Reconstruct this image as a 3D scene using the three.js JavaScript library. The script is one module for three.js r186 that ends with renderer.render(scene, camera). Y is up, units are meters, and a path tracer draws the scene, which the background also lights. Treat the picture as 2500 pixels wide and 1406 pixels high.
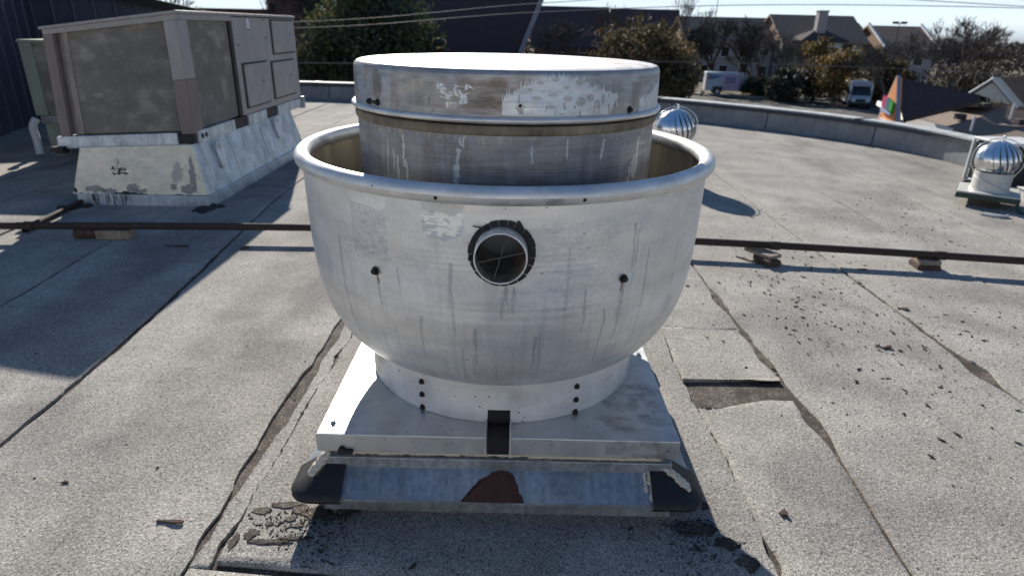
import * as THREE from 'three';
import { mergeGeometries } from 'three/addons/utils/BufferGeometryUtils.js';
import { RoundedBoxGeometry } from 'three/addons/geometries/RoundedBoxGeometry.js';
import { Brush, Evaluator, SUBTRACTION } from 'three-bvh-csg';

// ---------------------------------------------------------------- camera, sky, sun, exposure
const scene = new THREE.Scene();
const camera = new THREE.PerspectiveCamera(48.52, 1024 / 575, 0.05, 600);
camera.position.set(0.028, 1.2852, 1.9152);
camera.rotation.order = 'YXZ';
camera.rotation.set(-22.2 * Math.PI / 180, 0, 1.3 * Math.PI / 180);
camera.focus = 1.5;
camera.userData.fStop = 4.5;

const renderer = new THREE.WebGLRenderer({ antialias: true });
renderer.toneMapping = THREE.LinearToneMapping;
renderer.toneMappingExposure = 1.75;
renderer.shadowMap.enabled = true;
renderer.shadowMap.type = THREE.PCFSoftShadowMap;

const SUN = new THREE.Vector3(-0.655, 1.33, -2.707).normalize();
{ // clear winter sky: pale band at the horizon, deepening to blue overhead
  const w = 256, h = 128, d = new Float32Array(w * h * 4);
  for (let j = 0; j < h; j++) {
    const el = ((j + 0.5) / h - 0.5) * Math.PI;
    for (let i = 0; i < w; i++) {
      const s = Math.max(0, Math.sin(el));
      const t = 1 - Math.exp(-s * 7), k = (j * w + i) * 4;
      const mix = (a, b) => a + (b - a) * t;
      d[k] = mix(0.60, 0.034); d[k + 1] = mix(0.69, 0.082); d[k + 2] = mix(0.735, 0.185); d[k + 3] = 1;
      if (el < 0) { d[k] = 0.12; d[k + 1] = 0.12; d[k + 2] = 0.12; }
    }
  }
  const sky = new THREE.DataTexture(d, w, h, THREE.RGBAFormat, THREE.FloatType);
  sky.mapping = THREE.EquirectangularReflectionMapping; sky.magFilter = THREE.LinearFilter; sky.needsUpdate = true;
  scene.background = sky; scene.environment = sky;
}
const sun = new THREE.DirectionalLight(new THREE.Color(1.0, 0.93, 0.83), 4.6);
sun.position.copy(SUN).multiplyScalar(60); sun.target.position.set(0, 0, -3);
sun.castShadow = true; sun.shadow.mapSize.set(4096, 4096);
Object.assign(sun.shadow.camera, { left: -60, right: 60, top: 60, bottom: -60, near: 1, far: 250 });
scene.add(sun, sun.target);

// ---------------------------------------------------------------- helpers
const TAU = Math.PI * 2, V3 = (x, y, z) => new THREE.Vector3(x, y, z);
function rng(seed) { let a = seed >>> 0; return () => { a = (a + 0x6d2b79f5) | 0; let t = Math.imul(a ^ (a >>> 15), 1 | a); t = (t + Math.imul(t ^ (t >>> 7), 61 | t)) ^ t; return ((t ^ (t >>> 14)) >>> 0) / 4294967296; }; }
const clamp = (x, a = 0, b = 1) => Math.min(b, Math.max(a, x)), lerp = (a, b, t) => a + (b - a) * t;
const smooth = (a, b, x) => { const t = clamp((x - a) / (b - a)); return t * t * (3 - 2 * t); };
function hash(x, y, s) { let h = Math.imul(x | 0, 374761393) ^ Math.imul(y | 0, 668265263) ^ Math.imul(s | 0, 2147483647 ^ 0x5bd1e995); h = Math.imul(h ^ (h >>> 13), 1274126177); return ((h ^ (h >>> 16)) >>> 0) / 4294967296; }
function noise(x, y, s = 1, px = 0, py = 0) {            // value noise, optional period
  const xi = Math.floor(x), yi = Math.floor(y), fx = x - xi, fy = y - yi;
  const m = (v, p) => (p ? ((v % p) + p) % p : v);
  const u = fx * fx * (3 - 2 * fx), v = fy * fy * (3 - 2 * fy);
  const x0 = m(xi, px), x1 = m(xi + 1, px), y0 = m(yi, py), y1 = m(yi + 1, py);
  return lerp(lerp(hash(x0, y0, s), hash(x1, y0, s), u), lerp(hash(x0, y1, s), hash(x1, y1, s), u), v);
}
function fbm(x, y, s = 1, oct = 4, px = 0, py = 0) { let r = 0, a = 0.5, n = 0; for (let o = 0; o < oct; o++) { r += a * noise(x, y, s + o * 17, px, py); n += a; a *= 0.5; x *= 2; y *= 2; px *= 2; py *= 2; } return r / n; }
function dataTex(w, h, fn, { srgb = true, repeat = true } = {}) {
  const d = new Uint8Array(w * h * 4);
  for (let j = 0; j < h; j++) for (let i = 0; i < w; i++) { const c = fn(i, j), k = (j * w + i) * 4; d[k] = clamp(c[0], 0, 255); d[k + 1] = clamp(c[1], 0, 255); d[k + 2] = clamp(c[2], 0, 255); d[k + 3] = 255; }
  const t = new THREE.DataTexture(d, w, h); t.magFilter = THREE.LinearFilter; t.minFilter = THREE.LinearMipmapLinearFilter; t.generateMipmaps = true;
  if (repeat) t.wrapS = t.wrapT = THREE.RepeatWrapping;
  if (srgb) t.colorSpace = THREE.SRGBColorSpace; t.needsUpdate = true; return t;
}
function canvasTex(w, h, draw, grain) {                 // drawing first, then per-pixel grain(i, j, rgb) -> rgb
  const c = document.createElement('canvas'); c.width = w; c.height = h; const g = c.getContext('2d'); draw(g, w, h);
  const im = g.getImageData(0, 0, w, h).data;
  return dataTex(w, h, (i, j) => { const k = ((h - 1 - j) * w + i) * 4, o = [im[k], im[k + 1], im[k + 2]]; return grain ? grain(i, h - 1 - j, o) : o; });
}
const mat = (o) => new THREE.MeshStandardMaterial({ roughness: 0.8, metalness: 0, ...o });
const lin = (r, g, b) => new THREE.Color().setRGB(r, g, b);

const taken = {};
function numbered(n) { const k = taken[n] = (taken[n] ?? -1) + 1; return k ? `${n}_${String(k).padStart(3, '0')}` : n; }
function mesh(name, geo, m, parent) { const o = new THREE.Mesh(Array.isArray(geo) ? join(geo) : geo, m); o.name = name; o.castShadow = o.receiveShadow = true; parent.add(o); return o; }
function thing(name, label, category, group, pos = [0, 0, 0]) { const o = new THREE.Group(); o.name = numbered(name); o.userData = { label, category }; if (group) o.userData.group = group; o.position.set(...pos); scene.add(o); return o; }
function single(name, geo, m, label, category, group) { const o = mesh(numbered(name), geo, m, scene); o.userData = { label, category }; if (group) o.userData.group = group; return o; }
function structure(name, geo, m) { const o = geo ? mesh(name, geo, m, scene) : new THREE.Group(); o.name = name; o.userData = { kind: 'structure', label: undefined }; delete o.userData.label; if (!geo) scene.add(o); return o; }
function join(list) {
  const l = list.map((g) => { let q = g.index ? g.toNonIndexed() : g; const o = new THREE.BufferGeometry(); for (const n of ['position', 'normal', 'uv']) if (q.attributes[n]) o.setAttribute(n, q.attributes[n]); if (!o.attributes.uv) o.setAttribute('uv', new THREE.BufferAttribute(new Float32Array(o.attributes.position.count * 2), 2)); if (!o.attributes.normal) o.computeVertexNormals(); return o; });
  return mergeGeometries(l);
}
function metreUV(g, s = 1) {                            // uv in metres from the face each vertex belongs to
  const q = g.index ? g.toNonIndexed() : g, p = q.attributes.position, n = q.attributes.normal, uv = new Float32Array(p.count * 2);
  for (let i = 0; i < p.count; i++) { const ax = Math.abs(n.getX(i)), ay = Math.abs(n.getY(i)), az = Math.abs(n.getZ(i)); let u, v;
    if (ay > ax && ay > az) { u = p.getX(i); v = p.getZ(i); } else if (ax > az) { u = p.getZ(i); v = p.getY(i); } else { u = p.getX(i); v = p.getY(i); }
    uv[i * 2] = u * s; uv[i * 2 + 1] = v * s; }
  q.setAttribute('uv', new THREE.BufferAttribute(uv, 2)); return q;
}
const box = (x0, x1, y0, y1, z0, z1, b = 0.004) => metreUV(new RoundedBoxGeometry(x1 - x0, y1 - y0, z1 - z0, 2, Math.min(b, (x1 - x0) / 2.1, (y1 - y0) / 2.1, (z1 - z0) / 2.1)).translate((x0 + x1) / 2, (y0 + y1) / 2, (z0 + z1) / 2));
const plain = (x0, x1, y0, y1, z0, z1) => metreUV(new THREE.BoxGeometry(x1 - x0, y1 - y0, z1 - z0).translate((x0 + x1) / 2, (y0 + y1) / 2, (z0 + z1) / 2));
function lathe(pts, seg = 160) {                        // front (+z) at u = 0.5, v by arc length
  const g = new THREE.LatheGeometry(pts.map(([r, y]) => new THREE.Vector2(r, y)), seg, Math.PI, TAU);
  let L = [0]; for (let i = 1; i < pts.length; i++) L.push(L[i - 1] + Math.hypot(pts[i][0] - pts[i - 1][0], pts[i][1] - pts[i - 1][1]));
  const uv = g.attributes.uv, n = pts.length; for (let i = 0; i < uv.count; i++) uv.setY(i, L[i % n] / L[n - 1]);
  return g;
}
const ring = (R, r, y, seg = 160, k = 14) => lathe(Array.from({ length: k + 1 }, (_, i) => [R + r * Math.cos(i / k * TAU), y + r * Math.sin(i / k * TAU)]), seg);
function curve(pts, r, seg = 40, rad = 8, closed = false) { return new THREE.TubeGeometry(new THREE.CatmullRomCurve3(pts.map((p) => V3(...p)), closed), seg, r, rad, closed); }
function rod(a, b, r, rad = 8) { const A = V3(...a), B = V3(...b), d = B.clone().sub(A), g = new THREE.CylinderGeometry(r, r, d.length(), rad); g.applyQuaternion(new THREE.Quaternion().setFromUnitVectors(V3(0, 1, 0), d.normalize())); g.translate(...A.add(B).multiplyScalar(0.5).toArray()); return g; }
function slab(poly, down) {                             // polygon in space given thickness along -y (or a vector)
  const D = Array.isArray(down) ? V3(...down) : V3(0, -down, 0), P = poly.map((p) => V3(...p)), Q = P.map((p) => p.clone().add(D)), v = [];
  const n = P.length, tri = (a, b, c) => v.push(...a.toArray(), ...b.toArray(), ...c.toArray());
  const nrm = V3().crossVectors(P[1].clone().sub(P[0]), P[2].clone().sub(P[0])), flip = nrm.dot(D) > 0;
  const T = flip ? (a, b, c) => tri(a, c, b) : tri;
  for (let i = 1; i < n - 1; i++) { T(P[0], P[i], P[i + 1]); T(Q[0], Q[i + 1], Q[i]); }
  for (let i = 0; i < n; i++) { const j = (i + 1) % n; T(P[i], Q[i], Q[j]); T(P[i], Q[j], P[j]); }
  const g = new THREE.BufferGeometry(); g.setAttribute('position', new THREE.Float32BufferAttribute(v, 3)); g.computeVertexNormals(); return metreUV(g);
}
const boltHead = (r = 0.008, h = 0.007) => join([new THREE.CylinderGeometry(r * 1.35, r * 1.45, 0.0025, 14).translate(0, 0.00125, 0), new THREE.CylinderGeometry(r * 0.92, r, h, 6).translate(0, h / 2 + 0.002, 0)]);
function orient(g, at, dir) { const q = g.clone(); q.applyQuaternion(new THREE.Quaternion().setFromUnitVectors(V3(0, 1, 0), V3(...dir).normalize())); return q.translate(...at); }

// ---------------------------------------------------------------- procedural textures shared by the setting
const granTex = dataTex(1024, 1024, (i, j) => {
  const a = noise(i / 2.1, j / 2.1, 3, 488, 488), b = noise(i / 4.3, j / 4.3, 9, 238, 238), c = hash(i, j, 5), m = fbm(i / 128, j / 128, 21, 5, 8, 8);
  let v = 136 + (a - 0.5) * 62 + (b - 0.5) * 22 + (c - 0.5) * 44 + (m - 0.5) * 34;
  if (a * 0.6 + c * 0.4 > 0.80) v += 22; if (a * 0.7 + b * 0.3 < 0.2) v -= 44;
  return [v * 1.005, v * 0.985, v * 0.95];
});
const granBump = dataTex(512, 512, (i, j) => { const a = noise(i / 2, j / 2, 3, 256, 256) * 190 + hash(i, j, 6) * 60; return [a, a, a]; }, { srgb: false });
const bitTex = dataTex(512, 512, (i, j) => {
  const a = fbm(i / 32, j / 32, 31, 5, 16, 16), g = noise(i / 1.7, j / 1.7, 8, 301, 301), s = g * (0.55 + a * 0.7);
  const v = 36 + a * 46 + (hash(i, j, 2) - 0.5) * 22; return s > 0.72 ? [138, 134, 128] : [v * 1.08, v * 0.94, v * 0.84];
});
const galvTex = dataTex(1024, 1024, (i, j) => {
  const s = noise(i / 9, j / 9, 41, 114, 114), l = fbm(i / 102.4, j / 102.4, 42, 5, 10, 10), st = fbm(i / 14, j / 170, 43, 3, 73, 6);
  const v = 158 + (s - 0.5) * 22 + (l - 0.5) * 60 + (st - 0.5) * 34 + (hash(i, j, 4) - 0.5) * 8; return [v * 0.97, v, v * 1.02];
});
const galvRough = dataTex(512, 512, (i, j) => { const v = 105 + fbm(i / 40, j / 40, 44, 4, 13, 13) * 90; return [v, v, v]; }, { srgb: false });
const paintTex = (r, g, b, amp = 26, seed = 60) => dataTex(512, 512, (i, j) => { const l = fbm(i / 64, j / 64, seed, 5, 8, 8), st = fbm(i / 12, j / 128, seed + 3, 3, 43, 4), v = 1 + ((l - 0.5) * amp + (st - 0.5) * amp * 0.8 + (hash(i, j, seed) - 0.5) * 8) / 150; return [r * v, g * v, b * v]; });

const M = {
  roof: mat({ map: granTex, bumpMap: granBump, bumpScale: 0.0016, roughness: 1, vertexColors: true }),
  bitumen: mat({ map: bitTex, roughness: 0.95 }),
  galv: mat({ map: galvTex, roughnessMap: galvRough, roughness: 0.95, metalness: 0.75, color: lin(0.95, 0.97, 1) }),
  galvPale: mat({ map: galvTex, roughnessMap: galvRough, roughness: 0.9, metalness: 0.6, color: lin(1.55, 1.6, 1.66) }),
  parapet: mat({ map: paintTex(146, 147, 148, 30, 81), roughness: 0.95 }),
  coping: mat({ map: galvTex, roughness: 0.75, metalness: 0.05, color: lin(1.25, 1.24, 1.2) }),
  copingEdge: mat({ color: lin(0.05, 0.055, 0.065), roughness: 0.6 }),
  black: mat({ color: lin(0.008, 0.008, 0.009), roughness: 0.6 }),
  rubber: mat({ color: lin(0.015, 0.015, 0.017), roughness: 0.75 }),
  bolt: mat({ color: lin(0.022, 0.019, 0.018), roughness: 0.6, metalness: 0.3 }),
  rustyPipe: mat({ map: paintTex(54, 43, 38, 60, 71), roughness: 0.85 }),
  wood: mat({ map: paintTex(134, 122, 108, 60, 75), roughness: 0.95 }),
  woodDark: mat({ map: paintTex(72, 58, 50, 60, 76), roughness: 0.95 }),
  litter: mat({ color: lin(0.035, 0.03, 0.026), roughness: 1 }),
  bead: mat({ color: lin(0.05, 0.043, 0.038), roughness: 0.9 }),
};

// ---------------------------------------------------------------- the flat roof: deck, membrane sheets, parapet
const EDGE = [[-14, -10.2], [-9, -10.15], [-6, -10.12], [-3.86, -10.04], [-1.6, -9.86], [0.2, -9.5], [1.5, -9.02], [2.55, -8.4], [3.3, -7.75], [3.95, -7.08], [4.42, -6.4], [4.68, -5.8], [4.80, -5.2], [4.85, -4.5], [4.88, -3], [4.9, 4], [4.92, 12]];
const edgeCurve = new THREE.CatmullRomCurve3(EDGE.map(([x, z]) => V3(x, 0, z)), false, 'centripetal');
const edgePts = edgeCurve.getSpacedPoints(400);
function edgeZ(x) { for (let i = 1; i < edgePts.length; i++) if (edgePts[i].x >= x) { const a = edgePts[i - 1], b = edgePts[i]; return lerp(a.z, b.z, (x - a.x) / (b.x - a.x || 1)); } return 12; }
const roof = structure('flat_roof');
{
  const sh = new THREE.Shape(); sh.moveTo(-14, -12); edgePts.forEach((p) => sh.lineTo(p.x + 0.05, -p.z)); sh.lineTo(-14, -12);
  const g = new THREE.ExtrudeGeometry(sh, { depth: 0.25, bevelEnabled: false }).rotateX(-Math.PI / 2).translate(0, -0.25, 0);
  mesh('deck', metreUV(g, 1 / 0.7), M.bitumen, roof);
}
const zRows = []; for (let z = -10.3; z < 12;) { zRows.push(z); z += z < -4 ? 0.16 : z < -1.6 ? 0.05 : z < 0.9 ? 0.018 : z < 2 ? 0.15 : 0.6; }
function seamJag(z, s, amp = 0.004) { return (fbm(z * 9, s * 7.3, 80 + s, 3) - 0.5) * 2 * amp + (noise(z * 60, s, 90 + s) - 0.5) * amp * 0.7; }
let sheetNo = 0;
function sheet(name, xl, xr, z0, z1, y = 0.006, { tone = 1, zl, zh, lift = 0 } = {}) {
  const s = ++sheetNo, rows = [z0, ...zRows.filter((z) => z > z0 + 0.004 && z < z1 - 0.004), z1], NX = 14, pos = [], col = [], uv = [], idx = [], W = NX + 3;
  const ou = s * 0.37, ov = s * 0.61;
  for (const zr of rows) for (let k = 0; k < W; k++) {
    const t = clamp((k - 1) / NX), a = xl(zr), b = xr(zr), x = lerp(a, b, t);
    let z = zr; if (zh && zr === z1) z = zh(x); if (zl && zr === z0) z = zl(x); z = Math.max(z, edgeZ(x) - 0.03);
    const lip = k === 0 || k === W - 1;
    const wave = 0.0035 * (fbm(x * 2.2, z * 1.6, 101, 3) - 0.5) + 0.005 * (noise(x * 0.9 + z * 0.35, z * 2.3 + x * 0.9, 103) - 0.5);
    const curl = 0.002 * smooth(0.06, 0, Math.min(t, 1 - t)) * (noise(z * 4, s, 105) + 0.2);
    pos.push(x, lip ? 0.0005 : y + 0.004 + wave + curl + lift * smooth(z1 - 0.2, z1, zr), z);
    const c1 = fbm(x * 0.8 + 3, z * 0.55, 111, 4), c2 = fbm(x * 3.1, z * 2.4, 117, 4), c3 = fbm(x * 5 + z * 2, z * 5, 119, 3), c4 = fbm(x * 2.4 + 5, z * 0.38, 123, 4), dirt = smooth(0.56, 0.74, c2) * 0.24 + smooth(0.6, 0.8, c3) * 0.12 + smooth(0.52, 0.7, c4) * 0.17, v = tone * (0.935 + 0.34 * c1 - dirt);
    col.push(v * 1.0, v * (0.985 + 0.01 * c1), v * (0.965 + 0.03 * c2)); uv.push((x + ou + (lip ? 0.014 : 0)) / 1.25, (z + ov) / 1.25);
  }
  for (let r = 0; r < rows.length - 1; r++) for (let k = 0; k < W - 1; k++) { const a = r * W + k, b = a + 1, c = a + W, d = c + 1; idx.push(a, c, b, b, c, d); }
  const n0 = rows.length * W;                                         // end lips
  for (const [r, sg] of [[0, 1], [rows.length - 1, -1]]) { const st = pos.length / 3; for (let k = 0; k < W; k++) { const q = (r * W + k) * 3; pos.push(pos[q], 0.0005, pos[q + 2]); col.push(col[q], col[q + 1], col[q + 2]); uv.push(uv[(r * W + k) * 2], uv[(r * W + k) * 2 + 1] + 0.012); } for (let k = 0; k < W - 1; k++) { const a = r * W + k, b = a + 1, c = st + k, d = c + 1; if (sg > 0) idx.push(a, b, c, b, d, c); else idx.push(a, c, b, b, c, d); } }
  const g = new THREE.BufferGeometry(); g.setAttribute('position', new THREE.Float32BufferAttribute(pos, 3)); g.setAttribute('color', new THREE.Float32BufferAttribute(col, 3)); g.setAttribute('uv', new THREE.Float32BufferAttribute(uv, 2)); g.setIndex(idx); g.computeVertexNormals();
  return mesh(name, g, M.roof, roof);
}
// each seam: path in x, and half-widths of the open bitumen joint where the granules have gone
const bump1 = (z, c, w, a) => a * Math.exp(-(((z - c) / w) ** 2));
const SEAMS = [
  { x: (z) => -6.1, h: (z) => 0.012 }, { x: (z) => -5.2, h: (z) => 0.012 },
  { x: (z) => -4.28 + 0.03 * Math.sin(z), h: (z) => 0.012 }, { x: (z) => -3.75 + 0.02 * Math.sin(z * 0.7), h: (z) => 0.010 }, { x: (z) => -3.18 + 0.02 * Math.sin(z), h: (z) => 0.009 },
  { x: (z) => -2.45 + 0.06 * smooth(-1.9, -0.6, z), h: (z) => 0.006 + bump1(z, -1.2, 0.5, 0.006) },
  { x: (z) => -1.84 + 0.24 * smooth(-3.6, 0.2, z), h: (z) => 0.008 + bump1(z, -1.0, 0.9, 0.008) },
  { x: (z) => -0.755 - 0.02 * smooth(-0.5, 0.7, z), h: (z) => 0.005 + 0.017 * smooth(-0.95, -0.75, z) * smooth(0.5, 0.3, z) * (0.7 + 0.5 * noise(z * 5, 1, 133)) + bump1(z, -0.02, 0.2, 0.008) + bump1(z, 0.58, 0.06, 0.012) },
  { x: (z) => 1.09 + 0.02 * smooth(-1.5, 0.1, z) - 0.04 * smooth(0.1, 0.7, z), h: (z) => 0.0065 + bump1(z, -1.08, 0.14, 0.02) + bump1(z, -0.72, 0.1, 0.012) + bump1(z, -0.45, 0.12, 0.017) + bump1(z, -0.02, 0.13, 0.024) + bump1(z, -2.1, 0.3, 0.004) },
  { x: (z) => 1.975 + 0.02 * Math.sin(z * 0.8), h: (z) => 0.007 + bump1(z, -0.42, 0.1, 0.03) + bump1(z, -0.75, 0.25, 0.008) + bump1(z, -1.3, 0.2, 0.008) },
  { x: (z) => 2.7 + 0.015 * Math.sin(z), h: (z) => 0.009 + bump1(z, -3, 0.5, 0.006) }, { x: (z) => 3.37, h: (z) => 0.01 }, { x: (z) => 3.72 - 0.03 * z * 0.3, h: (z) => 0.009 }, { x: (z) => 4.42, h: (z) => 0.01 },
];
SEAMS.forEach((s, i) => { s.l = (z) => s.x(z) - s.h(z) * (0.75 + 0.5 * noise(z * 14, i, 130)) + seamJag(z, i * 2 + 1); s.r = (z) => s.x(z) + s.h(z) * (0.75 + 0.5 * noise(z * 14, i, 131)) + seamJag(z, i * 2 + 2); });
const sheetTone = [1, 0.97, 1.02, 0.98, 1.01, 0.97, 1.0, 1.0, 1, 0.985, 1.01, 0.99, 1.0, 1.01, 1];
for (let i = -1; i < SEAMS.length; i++) {
  if (SEAMS[i] === SEAMS[7]) continue;                                // the bay round the fan curb is laid from smaller pieces below
  sheet('membrane_sheet', i < 0 ? () => -13.9 : SEAMS[i].r, i === SEAMS.length - 1 ? () => 4.95 : SEAMS[i + 1].l, -10.3, 11.9, 0.004 + (Math.abs(i) % 2) * 0.003, { tone: sheetTone[i + 1] });
}
{ // pieces round the fan curb
  const L = SEAMS[7].r, R = SEAMS[8].l;
  const flashR = (z) => 0.715 + 0.012 * Math.sin(z * 5) + seamJag(z, 41, 0.008), flashR2 = (z) => flashR(z) + 0.006 + 0.006 * noise(z * 12, 3, 140) + bump1(z, 0.62, 0.06, 0.02) + bump1(z, 0.1, 0.03, 0.008);
  const flashL = (z) => -0.675 - 0.03 * smooth(-0.6, 0.6, z) + seamJag(z, 43, 0.01), flashL2 = (z) => flashL(z) - 0.004 - 0.008 * noise(z * 9, 5, 141) - bump1(z, 0.6, 0.07, 0.016) - bump1(z, -0.4, 0.06, 0.01);
  sheet('membrane_sheet', L, R, -10.3, -0.78, 0.004, { zh: (x) => -0.76 + 0.012 * (fbm(x * 9, 1, 150, 3) - 0.5) });
  sheet('membrane_strip', L, flashL2, -0.75, 0.70, 0.004, { tone: 0.98 });
  sheet('flashing_patch', flashL, flashR, -0.745, 0.685, 0.010, { tone: 0.95, zh: (x) => 0.683 + 0.085 * (x + 0.7) + 0.012 * (fbm(x * 10, 2, 151, 3) - 0.5) });
  sheet('membrane_sheet', flashR2, R, -0.775, -0.285, 0.004, { lift: 0.007, zh: (x) => -0.285 - 0.08 * (x - 0.72) + 0.006 * (fbm(x * 14, 4, 152, 3) - 0.5) });
  sheet('membrane_sheet', flashR2, R, -0.10, 11.9, 0.004, { zl: (x) => -0.072 - 0.085 * smooth(0.72, 1.06, x) + 0.024 * (fbm(x * 16, 6, 153, 4) - 0.5) });
  sheet('membrane_sheet', L, flashR, 0.725, 11.9, 0.004, { tone: 0.97, zl: (x) => 0.708 + 0.085 * (x + 0.7) });
}
{ // places where the granules have worn off the flashing: bare bitumen with an outline of its own
  const R = rng(55); const worn = (cx, cz, rx, rz, n = 84, y = 0.0185) => { const P = []; for (let i = 0; i < n; i++) { const a = i / n * TAU, k = 0.35 + 1.3 * fbm(Math.cos(a) * 2.6 + cx * 9, Math.sin(a) * 2.6 + cz * 9, 57, 5) + 0.12 * (R() - 0.5); P.push([cx + Math.cos(a) * rx * k, y, cz + Math.sin(a) * rz * k]); } const g = slab(P, 0.004); const uv = g.attributes.uv; for (let i = 0; i < uv.count; i++) uv.setXY(i, uv.getX(i) * 1.4, uv.getY(i) * 1.4); mesh('worn_patch', g, M.bitumen, roof); };
  for (const p of [[-0.60, 0.475, 0.04, 0.011], [-0.66, 0.50, 0.024, 0.012], [-0.555, 0.49, 0.022, 0.016], [-0.655, 0.59, 0.014, 0.02], [-0.60, 0.615, 0.05, 0.009], [-0.53, 0.60, 0.04, 0.007], [-0.57, 0.53, 0.014, 0.008], [-0.62, 0.55, 0.01, 0.006], [-0.545, 0.555, 0.016, 0.005], [-0.69, 0.615, 0.010, 0.03], [-0.50, 0.505, 0.04, 0.022], [-0.42, 0.49, 0.035, 0.016], [0.56, 0.53, 0.05, 0.02], [0.62, 0.585, 0.035, 0.022], [0.655, 0.65, 0.03, 0.03], [0.60, 0.44, 0.012, 0.016]]) worn(...p);
}
{ // parapet: upstand wall with joints, coping of metal lengths with a dark drip edge
  const par = thing('parapet_wall', 'low grey parapet wall with metal coping round the flat roof', 'parapet');
  const wallP = (a, b, y0, y1, off, th, s = 1) => { // ribbon along the roof edge between spaced points a..b
    const pos = [], idx = [], uv = []; let run = 0;
    for (let i = a; i <= b; i++) { const p = edgePts[i], t = edgePts[Math.min(i + 1, 400)].clone().sub(edgePts[Math.max(i - 1, 0)]).normalize(), n = V3(t.z, 0, -t.x); if (i > a) run += p.distanceTo(edgePts[i - 1]);
      for (const [o, y] of [[off, y0], [off, y1], [off + th, y1], [off + th, y0]]) { pos.push(p.x + n.x * o, y, p.z + n.z * o); uv.push(run * s, (y + o) * s); } }
    const N = b - a; for (let i = 0; i < N; i++) for (let k = 0; k < 4; k++) { const q = i * 4 + k, r = i * 4 + (k + 1) % 4; idx.push(q, r, q + 4, r, r + 4, q + 4); }
    idx.push(0, 2, 1, 0, 3, 2); const e = N * 4; idx.push(e, e + 1, e + 2, e, e + 2, e + 3);
    const g = new THREE.BufferGeometry(); g.setAttribute('position', new THREE.Float32BufferAttribute(pos, 3)); g.setAttribute('uv', new THREE.Float32BufferAttribute(uv, 2)); g.setIndex(idx); const q = g.toNonIndexed(); q.computeVertexNormals(); return q;
  };
  const len = edgeCurve.getLength(), per = 400 / len;
  const step = Math.round(1.55 * per); 
  for (let a = 0; a < 400; a += step) { const b = Math.min(400, a + step); mesh('wall_panel', wallP(a, b, -0.02, 0.255 , 0.0, 0.16), M.parapet, par); if (b < 400) { const p = edgePts[b]; mesh('joint_strip', rod([p.x, 0.01, p.z], [p.x, 0.252, p.z], 0.008, 6), M.copingEdge, par); } }
  const cstep = Math.round(3.0 * per);
  for (let a = Math.round(per * 1.2); a < 400; a += cstep) { const b = Math.min(400, a + cstep); const c = mesh('coping_length', wallP(a, b, 0.284, 0.302, -0.03, 0.24), M.coping, par); mesh('drip_edge', wallP(a, b, 0.236, 0.283, -0.026, 0.02), M.copingEdge, c); if (b < 400) mesh('splice_cover', wallP(b, Math.min(400, b + 1), 0.23, 0.3055, -0.034, 0.25), M.copingEdge, c); }
  structure('building_wall', wallP(0, 400, -5.7, -0.03, 0.02, 0.2), M.parapet);
}

{ // sunlit pale wall of the taller part of the building, behind the camera: it throws light back on everything that faces it
  const w = thing('rendered_wall', 'pale grey rendered wall closing the roof opposite the parapet', 'wall');
  const cream = mat({ map: paintTex(186, 188, 190, 16, 91), roughness: 0.95 });
  mesh('wall', plain(-13, 4.6, -0.01, 2.2, 6.4, 6.8), cream, w); mesh('coping', plain(-13.05, 4.65, 2.2, 2.3, 6.34, 6.86), M.coping, w);
}

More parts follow.
